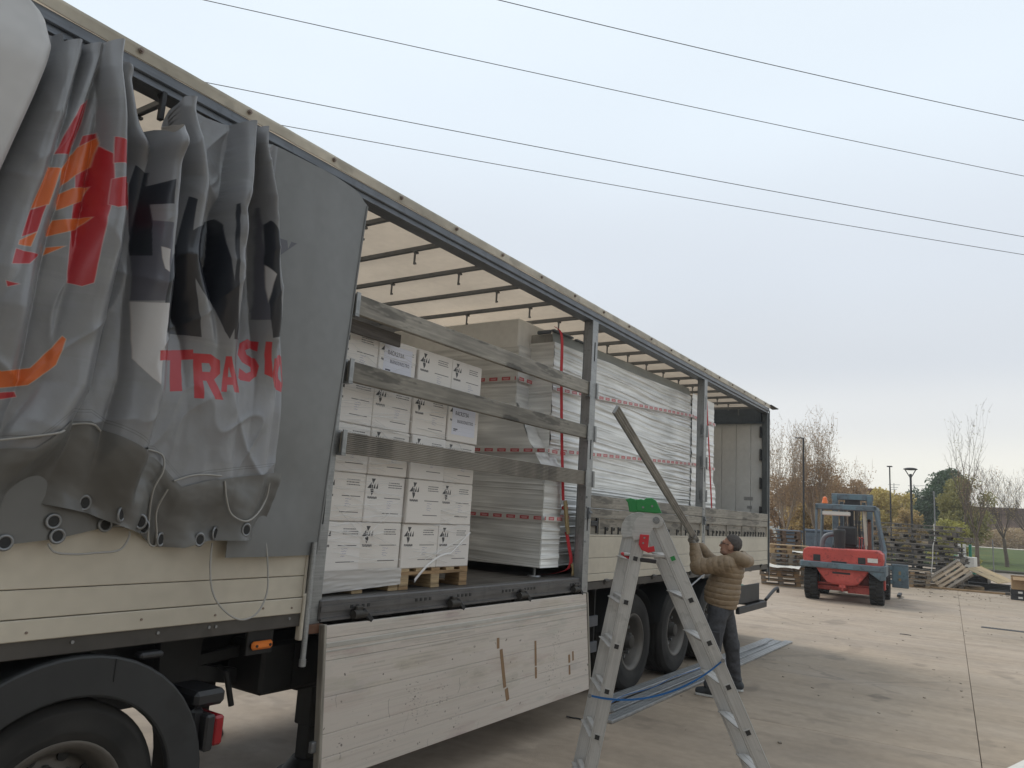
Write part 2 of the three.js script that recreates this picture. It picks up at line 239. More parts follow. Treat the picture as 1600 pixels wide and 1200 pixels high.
// floor, edge rails, chassis
for (let i = 0; i < 7; i++) tm('floor_board', bb(-2.47 + i * .343, -2.47 + (i + 1) * .343 - .004, 1.235, 1.272, Z1 + .05, Z0 - .05), M.floor);
tm('edge_rail', bb(-.075, 0, 1.14, 1.268, .05, Z0, .004), M.frame); tm('edge_rail', bb(-.075, -.0, 1.15, 1.225, -10.15, -3.46, .004), M.frame);
tm('loading_edge_rail', [bb(-.11, -.012, 1.15, 1.275, -3.36, -.04, .008), bb(-.012, .004, 1.15, 1.165, -3.36, -.04), bb(-.012, -.002, 1.205, 1.24, -3.36, -.04)], std([.17, .165, .165], .45, .4, { map: metalTex }));
for (const z of [-.28, -.9, -1.38, -1.98, -2.32, -3.12]) wm('lashing_hole', [0, 1, 2, 3].map(k => bb(-.002, .0015, 1.212, 1.232, z - k * .05, z - k * .05 - .022)), M.black, TR);
for (const z of [-.34, -1.32, -2.26, -3.2]) { const h = wpart('board_hinge'); mesh('hinge_knuckle', [cyl(.028, .028, .11, 12, [.022, 1.175, z], [Math.PI / 2, 0, 0]), bb(-.002, .03, 1.16, 1.225, z - .03, z + .03, .006)], M.hub, h); mesh('hinge_lug', [beam([.03, 1.2, z - .02], [.035, 1.13, z - .1], .03, .03, .004)], M.steelDark, h); }
tm('far_edge_rail', bb(-2.55, -2.475, 1.12, 1.30, Z1, Z0), M.frame);
for (const x of [-.78, -1.77]) tm('chassis_beam', [bb(x - .06, x + .06, 1.09, 1.12, -10.1, 3.2), bb(x - .006, x + .006, .78, 1.09, -10.1, 1.2), bb(x - .006, x + .006, .95, 1.09, 1.2, 3.2), bb(x - .06, x + .06, .75, .78, -10.1, 1.2)], M.steelDark);
for (let z = 3.0; z > -10; z -= .62) tm('cross_member', bb(-2.46, -.08, 1.125, 1.228, z - .03, z + .03), M.steelDark);
// front wall, rear doors, far side
tm('front_wall', [bb(-2.5, -.05, 1.28, 3.84, Z0 - .04, Z0)], M.doorGrey);
{
  const doors = wpart('rear_door');
  for (let i = 0; i < 9; i++) mesh('door_panel', bb(-2.4 + i * .262, -2.4 + (i + 1) * .262 - .005, 1.28, 3.68, -10.16, -10.13, .006), M.doorGrey, doors);
  mesh('door_backing', bb(-2.42, -.05, 1.25, 3.9, -10.2, -10.165), M.doorGrey, doors);
  tm('rear_header', [bb(-2.45, -.115, 3.68, 3.965, -10.2, -10.1, .01), bb(-2.45, -.05, 3.66, 3.682, -10.21, -10.08)], std([.13, .165, .205], .5, .2, { map: metalTex }));
  const markT = ctex(256, 256, (c, w, h) => { c.fillStyle = '#a7a8a7'; c.fillRect(0, 0, w, h); c.fillStyle = '#3c3d40'; const r = rng(5); for (let l = 0; l < 9; l++) { let x = 10 + r() * 40; while (x < 240) { const ww = 6 + r() * 22; c.fillRect(x, 14 + l * 27, ww, 9); x += ww + 5; } } });
  for (const [y, h, x, w] of [[2.33, .06, -.34, .16], [2.18, .05, -.32, .09], [1.95, .14, -.42, .3]]) mesh('door_marking', place(strip(new THREE.PlaneGeometry(w, h)), [x, y, -10.126]), std(0xffffff, .6, 0, { map: markT }), doors);
}
tm('rear_corner_post', [bb(-.1, .0, 1.1, 3.84, -10.2, -10.08, .01), bb(-.0, .012, .95, 3.9, -10.19, -10.15, .003)], std([.15, .165, .17], .5, .3, { map: metalTex }));
for (const y of [1.6, 2.1, 2.6, 3.1, 3.5]) wm('door_hinge', [bb(-.135, -.102, y - .09, y + .09, -10.135, -10.085, .008), cyl(.018, .018, .2, 10, [-.12, y, -10.075])], M.steelDark, TR);
tm('roof_corner_flap', [beam([-.02, 4.0, -10.2], [.05, 3.955, -10.42], .12, .012)], M.steelDark);
tm('far_curtain', sheet(160, 8, (u, v) => { const z = lerp(Z0, Z1, u); return [-2.53 + .015 * Math.sin(z * 5), lerp(1.3, 3.84, v), z]; }), new THREE.MeshPhysicalMaterial({ color: lin(.28, .28, .28), roughness: .7, transmission: .1, thickness: 0 }));
// pillars
function pillar(z) {
  const g = wpart('pillar'), w = .115, h0 = 1.13, h1 = 3.84;
  const holes = []; for (const y of [1.72, 2.42, 3.42]) holes.push([[-.014, y], [.014, y], [.014, y + .2], [-.014, y + .2]]);
  const s = extrude([[-w / 2, h0], [w / 2, h0], [w / 2, h1], [-w / 2, h1]], .01, .002, holes); s.rotateY(-Math.PI / 2); s.translate(z ? .006 : -.03, 0, z);
  mesh('pillar_face', metreUV(s), M.alu, g);
  const xf = z ? -.006 : -.042; mesh('pillar_flange', [bb(-.085, xf, h0, h1, z - w / 2, z - w / 2 + .01), bb(-.085, xf, h0, h1, z + w / 2 - .01, z + w / 2)], M.alu, g);
  mesh('pillar_back', bb(-.095, -.085, h0, h1, z - w / 2, z + w / 2), M.aluDark, g);
  for (const y of [2.235, 2.69, 3.13]) for (const s2 of z ? [-1, 1] : [-1]) { const zz = z + s2 * (w / 2 + .018); mesh('slat_bracket', [bb(-.04, .02, y - .085, y - .07, zz - .018, zz + .018), bb(.008, .02, y - .07, y + .075, zz - .018, zz + .018, .002), bb(-.04, -.032, y - .07, y + .075, zz - .018, zz + .018)], M.alu, g); }
  if (z) for (const y of [1.95, 1.84, 1.62, 2.05]) mesh('pillar_bolt', cyl(.011, .011, .014, 8, [.008, y, z + .035], [0, 0, Math.PI / 2]), M.galv, g);
  if (z) mesh('pillar_latch', [bb(.007, .028, 1.84, 1.95, z - .03, z + .012, .004), cyl(.012, .012, .05, 8, [.03, 1.9, z - .01], [Math.PI / 2, 0, 0])], M.aluDark, g);
}
pillar(0); pillar(-3.4); pillar(-6.8);
tm('pillar_foot_plate', [bb(-.03, .012, 1.06, 1.32, .06, .12, .005)], M.cream);
wm('pillar_rust_joint', [bb(-.02, .009, 1.09, 1.14, -.055, .055)], M.rust, TR);
// slats between front pillar and the next one
{
  for (const [y0, y1, n, mat] of [[3.06, 3.2, 0, M.slat], [2.62, 2.755, 0, std([.30, .285, .26], .7, .1, { map: plankTex })], [2.165, 2.3, 11, std([.40, .375, .345], .6, .25, { map: plankTex })]]) {
    const l = [bb(-.022, -.004, y0, y1, -3.335, -.07, .003)];
    if (n) for (let k = 0; k < n; k++) { const y = y0 + (k + .5) * (y1 - y0) / n; l.push(bb(-.0045, .004, y - .0042, y + .0042, -3.33, -.075, .0015)); } else l.push(bb(-.0045, .003, y0 + .004, y1 - .004, -3.33, -.075, .003));
    tm('load_slat', l, mat);
  }
  tm('inner_slat', [bb(-.09, -.07, 2.96, 3.05, -.6, -.05, .003)], M.woodDark);
}
// side boards
function sideBoard(z0, z1, topDetail) {
  const g = wpart('side_board'), e = .012;
  mesh('bottom_strip', bb(-.03, .006, 1.232, 1.302, z1, z0, .003), M.cream, g);
  mesh('plank', bb(-.03, .0, 1.306, 1.455, z1 + e, z0 - e, .003), M.cream, g);
  mesh('plank', bb(-.03, .0, 1.4585, 1.668, z1 + e, z0 - e, .003), M.cream, g);
  mesh('end_cap', bb(-.032, .005, 1.304, 1.86, z0 - e + .001, z0, .002), M.cream, g); mesh('end_cap', bb(-.032, .005, 1.304, 1.86, z1, z1 + e - .001, .002), M.cream, g);
  mesh('lashing_panel', bb(-.03, -.018, 1.67, 1.85, z1 + e, z0 - e), std([.34, .32, .29], .6, .15, { map: plankTex }), g);
  mesh('lashing_lip', bb(-.03, .002, 1.67, 1.686, z1 + e, z0 - e, .002), M.cream, g);
  mesh('top_rail', [bb(-.03, .003, 1.852, 1.945, z1, z0, .004)], M.slat, g); mesh('top_rail', [bb(-.032, .007, 1.949, 2.075, z1, z0, .006)], M.slat, g);
  const r = rng(Math.round(z0 * 10) + 99);
  for (let z = z0 - .38; z > z1 + .1; z -= .155) { if (r() < .15) continue; mesh('lashing_hook', [bb(-.02, -.006, 1.69, 1.765, z - .006, z + .006), bb(-.02, -.01, 1.735, 1.748, z - .045, z - .006), torus(.016, .004, [-.013, 1.742, z - .05], [0, Math.PI / 2, 0], 4, 8)], M.black, g); }
  for (let z = z0 - .22; z > z1 + .1; z -= .78) mesh('rail_rib', bb(-.018, -.002, 1.69, 1.85, z - .012, z + .012), M.slat, g);
  mesh('board_latch', [bb(-.02, .004, 1.77, 1.82, z0 - .16, z0 - .02, .005), bb(-.018, -.002, 1.7, 1.85, z0 - .19, z0 - .165)], M.steelDark, g);
  mesh('lower_hinge', [z0 - .4, (z0 + z1) / 2, z1 + .4].map(z => [bb(-.01, .012, 1.19, 1.245, z - .035, z + .035, .004), cyl(.016, .016, .1, 8, [.016, 1.225, z], [Math.PI / 2, 0, 0])]), M.frame, g);
  return g;
}
sideBoard(-3.462, -6.738); sideBoard(-6.862, -10.08);
{ // front section (below the curtain)
  const g = wpart('side_board'), z0 = 3.36, z1 = .125;
  mesh('bottom_strip', bb(-.03, .012, 1.215, 1.302, z1, z0, .004), M.cream, g);
  mesh('plank', bb(-.03, .004, 1.306, 1.424, z1, z0, .003), M.cream, g); mesh('plank', bb(-.03, .004, 1.428, 1.69, z1, z0, .003), M.cream, g); mesh('plank', bb(-.03, .004, 1.694, 2.06, z1, z0, .003), M.cream, g);
  [2.4, 1.9, 1.6, 1.1, .7, .4, .2].forEach((z, i) => mesh('rivet', cyl(.006, .006, .006, 8, [.013, 1.25 + (i % 2) * .012, z], [0, 0, Math.PI / 2]), M.bolt, g));
  mesh('strip_edge', bb(-.032, .008, 1.306, 2.06, .124, .106, .003), M.cream, g);
  tm('curtain_tension_pole', [rod([.035, 1.62, .1], [.07, .95, .13], .016, 10), cyl(.02, .02, .04, 10, [.07, .95, .13])], M.alu);
}
{ // board folded down between the two pillars
  const g = wpart('dropped_side_board');
  const scuff = ctex(2048, 640, (c, w, h) => {
    c.fillStyle = '#c6bdb4'; c.fillRect(0, 0, w, h); const r = rng(77);
    for (let k = 0; k < 1600; k++) { const y = Math.pow(r(), 1.5) * h, x = r() * w, L = 40 + r() * 420, a = .012 + r() * .04; c.fillStyle = r() < .5 ? `rgba(80,74,66,${a})` : `rgba(232,228,220,${a})`; c.fillRect(x, y, L, 1 + r() * 6); }
    for (let k = 0; k < 70; k++) { const x = r() * w, y = Math.pow(r(), 1.3) * h, s = 20 + r() * 90; c.fillStyle = `rgba(${r() < .6 ? '96,86,74' : '120,104,84'},${.015 + .03 * r()})`; for (let q = 0; q < 7; q++) { c.beginPath(); c.ellipse(x + (r() - .5) * s * 2.4, y + (r() - .5) * s * .7, s * (.3 + r()), s * (.08 + .25 * r()), (r() - .5) * .3, 0, 7); c.fill(); } }
    for (let k = 0; k < 60; k++) { const x = r() * w, y = h * (.05 + .3 * r()), L = 80 + 300 * r(); c.fillStyle = `rgba(80,75,70,${.05 + .08 * r()})`; c.fillRect(x, y, L, 2 + r() * 9); }
    for (let k = 0; k < 9; k++) { let x = r() * w, y = h * (.35 + .6 * r()); c.strokeStyle = `rgba(60,55,50,${.2 + .25 * r()})`; c.lineWidth = 1 + r() * 2.2; c.beginPath(); c.moveTo(x, y); const n = 2 + r() * 4; for (let q = 0; q < n; q++) { x += (r() - .5) * 26; y += 5 + r() * 22; c.lineTo(x, y); } c.stroke(); }
    for (let k = 0; k < 110; k++) { const x = r() * w, y = h * (.25 + .75 * r()), s = 1 + r() * 4; c.fillStyle = `rgba(60,54,50,${.2 + .4 * r()})`; c.beginPath(); c.ellipse(x, y, s * (.6 + r()), s * (.5 + r() * 1.6), r() * 3, 0, 7); c.fill(); }
    for (const [bx, by, n] of [[.24, .58, 40], [.26, .72, 40], [.33, .66, 24], [.82, .42, 40], [.80, .6, 34], [.78, .72, 26], [.17, .85, 20], [.38, .86, 20], [.05, .8, 12]]) for (let k = 0; k < n; k++) { const x = (bx + (r() - .5) * .05) * w, y = (by + (r() - .5) * .16) * h; c.fillStyle = `rgba(60,54,52,${.12 + .3 * r()})`; c.fillRect(x, y, 2 + r() * 8, 1 + r() * 5); }
  });
  const bm = std(0xffffff, .5, .05, { map: scuff }), X = (y) => .03 + (1.13 - y) * .085, zA = -.05, zB = -3.37;
  const rows = [[1.13, 1.06], [1.058, .933], [.931, .732], [.730, .53], [.528, .404], [.402, .27]];
  for (const [y1, y0] of rows) {
    const p = bb(-.014, .014, y0, y1, zB, zA, .0025); const q = p.attributes.position, uv = p.attributes.uv, n = p.attributes.normal;
    for (let k = 0; k < q.count; k++) { uv.setXY(k, (zA - q.getZ(k)) / (zA - zB), (q.getY(k) - .26) / .88); q.setX(k, q.getX(k) + X(q.getY(k))); }
    mesh('plank', p, bm, g);
  }
  mesh('plank_ridge', [beam([X(1.02) + .014, 1.02, zB + .003], [X(1.02) + .014, 1.02, zA - .003], .008, .03, .003), beam([X(.985) + .013, .985, zB + .003], [X(.985) + .013, .985, zA - .003], .006, .012, .002)], std([.54, .515, .48], .5, .1, { map: softTex }), g);
  for (const z of [zA + .012, zB - .012]) mesh('end_cap', [beam([X(1.14), 1.14, z], [X(.265), .265, z], .024, .05, .004, [1, 0, 0])], M.slat, g);
  for (const [z, y1, y0, w, dz] of [[-1.86, .88, .80, .035, 0], [-1.90, .79, .50, .04, -.05], [-1.97, .49, .40, .045, -.02], [-2.42, .80, .60, .03, .0], [-2.42, .59, .50, .03, 0], [-3.0, .62, .55, .035, 0], [-3.0, .53, .45, .03, 0], [-3.07, .64, .56, .03, 0]]) mesh('tape_strip', beam([X(y1) + .0155, y1, z], [X(y0) + .0155, y0, z + dz], w, .001, 0, [1, 0, 0]), std([.30, .18, .09], .5, 0, { map: grimeTex }), g);
  mesh('board_latch', bb(X(.45) - .03, X(.45) + .0, .44, .5, zA + .024, zA + .06, .004), M.galv, g);
}
// wheels
function makeWheel(r, w, parent, x, y, z, out) { // out: +1 outer face to +x
  const g = new THREE.Group(); g.name = 'wheel'; parent.add(g); const s = shifts.get(parent); g.position.set(x, y, z); if (s) g.position.sub(s); g.rotation.z = out > 0 ? -Math.PI / 2 : Math.PI / 2;
  const h = w / 2, ri = .292;
  const prof = [[ri, -h * .9], [ri + .03, -h], [r * .8, -h * 1.02], [r * .93, -h * .97], [r * .985, -h * .82]];
  for (let k = -3; k <= 3; k++) { const y0 = k * h * .22; prof.push([r, y0 - h * .08], [r, y0 + h * .08]); if (k < 3) prof.push([r - .014, y0 + h * .09], [r - .014, y0 + h * .13]); }
  prof.push([r * .985, h * .82], [r * .93, h * .97], [r * .905, h * 1.0], [r * .895, h * .99], [r * .8, h * 1.03], [r * .74, h * 1.035], [r * .73, h * 1.02], [ri + .03, h], [ri, h * .9]);
  mesh('tyre', lathe(prof, 64), M.rubber, g);
  mesh('rim', lathe([[ri - .005, -h * .85], [ri - .005, h * .9], [ri + .012, h * .93], [ri + .012, h * .97], [ri - .012, h * .96], [.25, h * .72], [.235, h * .2], [.2, h * .12], [.14, h * .3], [.10, h * .34]], 48), M.rim, g);
  mesh('hub', lathe([[0, h * .95], [.06, h * .95], [.075, h * .9], [.08, h * .6], [.105, h * .55], [.11, h * .2], [.2, h * .1]], 24), M.hub, g);
  for (let k = 0; k < 10; k++) { const a = (k + .5) / 10 * Math.PI * 2; mesh('rim_opening', cyl(.024, .024, .012, 14, [Math.cos(a) * .222, h * .19, Math.sin(a) * .222]), M.black, g); }
  for (let k = 0; k < 10; k++) { const a = k / 10 * Math.PI * 2; mesh('wheel_nut', cyl(.018, .021, .07, 6, [Math.cos(a) * .1675, h * .3, Math.sin(a) * .1675]), M.galv, g); }
  return g;
}
for (const z of [-4.74, -6.05, -7.36]) {
  makeWheel(.52, .375, TR, -.25, .52, z, 1); makeWheel(.52, .375, TR, -2.3, .52, z, -1);
  tm('axle', cyl(.065, .065, 1.9, 14, [-1.27, .52, z], [0, 0, Math.PI / 2]), M.steelDark);
  for (const x of [-.25, -2.3]) { const mg = sheet(20, 2, (u, v) => { const a = Math.PI * (.08 + .84 * u); return [x + .2 - .4 * v, .52 + Math.sin(a) * .575, z + Math.cos(a) * .605]; }); tm('mudguard', mg, M.black); }
  tm('suspension_bracket', [bb(-.84, -.7, .52, .8, z + .3, z + .42, .01), bb(-1.84, -1.7, .52, .8, z + .3, z + .42, .01), cyl(.13, .13, .22, 14, [-.78, .7, z - .35])], M.steelDark);
}
tm('splash_panel', [bb(-.42, -.16, .5, 1.12, -3.98, -3.955)], M.black);
// side guards with pale end faces, behind the dropped board
for (const y of [.815, .56]) { tm('side_guard_rail', bb(-.13, -.10, y - .052, y + .052, -3.93, -1.0, .004), std([.16, .17, .19], .5, .5, { map: metalTex })); }
for (const z of [-1.2, -2.4, -3.6]) tm('side_guard_post', bb(-.16, -.132, .48, 1.14, z - .03, z + .03), M.steelDark);
// underside between tractor and dropped board
tm('landing_leg', [bb(-.72, -.56, .34, 1.1, -.72, -.56, .01), bb(-.70, -.58, .12, .34, -.70, -.58, .006), cyl(.10, .17, .09, 20, [-.64, .085, -.64]), cyl(.2, .21, .035, 20, [-.64, .02, -.64])], M.black);
tm('landing_leg', [bb(-1.98, -1.82, .34, 1.1, -.72, -.56, .01), bb(-1.96, -1.84, .12, .34, -.70, -.58, .006), cyl(.10, .17, .09, 20, [-1.9, .085, -.64]), cyl(.2, .21, .035, 20, [-1.9, .02, -.64])], M.black);
tm('landing_leg_bracket', [bb(-.55, -.50, .62, 1.1, -.78, -.36, .006), beam([-.53, .66, -.46], [-.53, .86, .5], .05, .09, .006), beam([-.53, .94, -.1], [-.53, .90, .5], .05, .07, .006)], M.black);
tm('gear_crank', [rod([-.5, .86, .26], [-.44, .84, .25], .014), rod([-.44, .84, .25], [-.42, .64, .2], .017)], M.steelDark);
tm('tool_box', [bb(-.62, -.28, .70, 1.0, -.34, .12, .02), bb(-.27, -.262, .72, .98, -.13, -.1), bb(-.275, -.26, .82, .86, -.22, -.18)], M.black);
tm('support_plate', [extrude([[.38, 1.12], [.66, 1.12], [.63, .74], [.52, .68], [.42, .72]], .05, .004).rotateY(-Math.PI / 2).translate(-.5, 0, 0)], M.black);
{ const m = wpart('side_marker_lamp'); mesh('lens', bb(-.065, -.035, 1.03, 1.075, .26, .40, .014), M.orange, m); mesh('lamp_bracket', bb(-.09, -.066, 1.0, 1.14, .24, .42, .004), M.black, m); mesh('lamp_screw', [cyl(.008, .008, .006, 8, [-.033, 1.052, .285], [0, 0, Math.PI / 2]), cyl(.008, .008, .006, 8, [-.033, 1.052, .375], [0, 0, Math.PI / 2])], M.black, m); }
wm('frame_rivet', [1.4, 1.0, .72, .68, .2].map((z, i) => cyl(.008, .008, .006, 8, [.003, 1.19, z], [0, 0, Math.PI / 2])), M.galv, TR);
// pallet carrier and under-run bar at the tail
tm('pallet_carrier', [bb(-1.9, -.16, .62, .66, -10.15, -8.6, .005), bb(-.18, -.15, .62, .90, -10.15, -8.55, .005), bb(-1.9, -1.87, .62, .90, -10.15, -8.55, .005)], M.steelDark);
tm('under_run_bar', [bb(-2.4, -.1, .5, .62, -10.3, -10.18, .01), bb(-.12, -.06, .5, .6, -10.3, -8.7, .008)], M.steelDark);
tm('tail_hook', [tube([[-.08, .62, -10.3], [-.06, .72, -10.6], [-.05, .78, -10.85], [-.05, .77, -11.0], [-.05, .70, -11.0]], .028, 20, 8)], M.steelDark);
tm('strap_rod', rod([.03, 1.04, -6.2], [.02, 1.22, -6.95], .012, 8), M.galv);
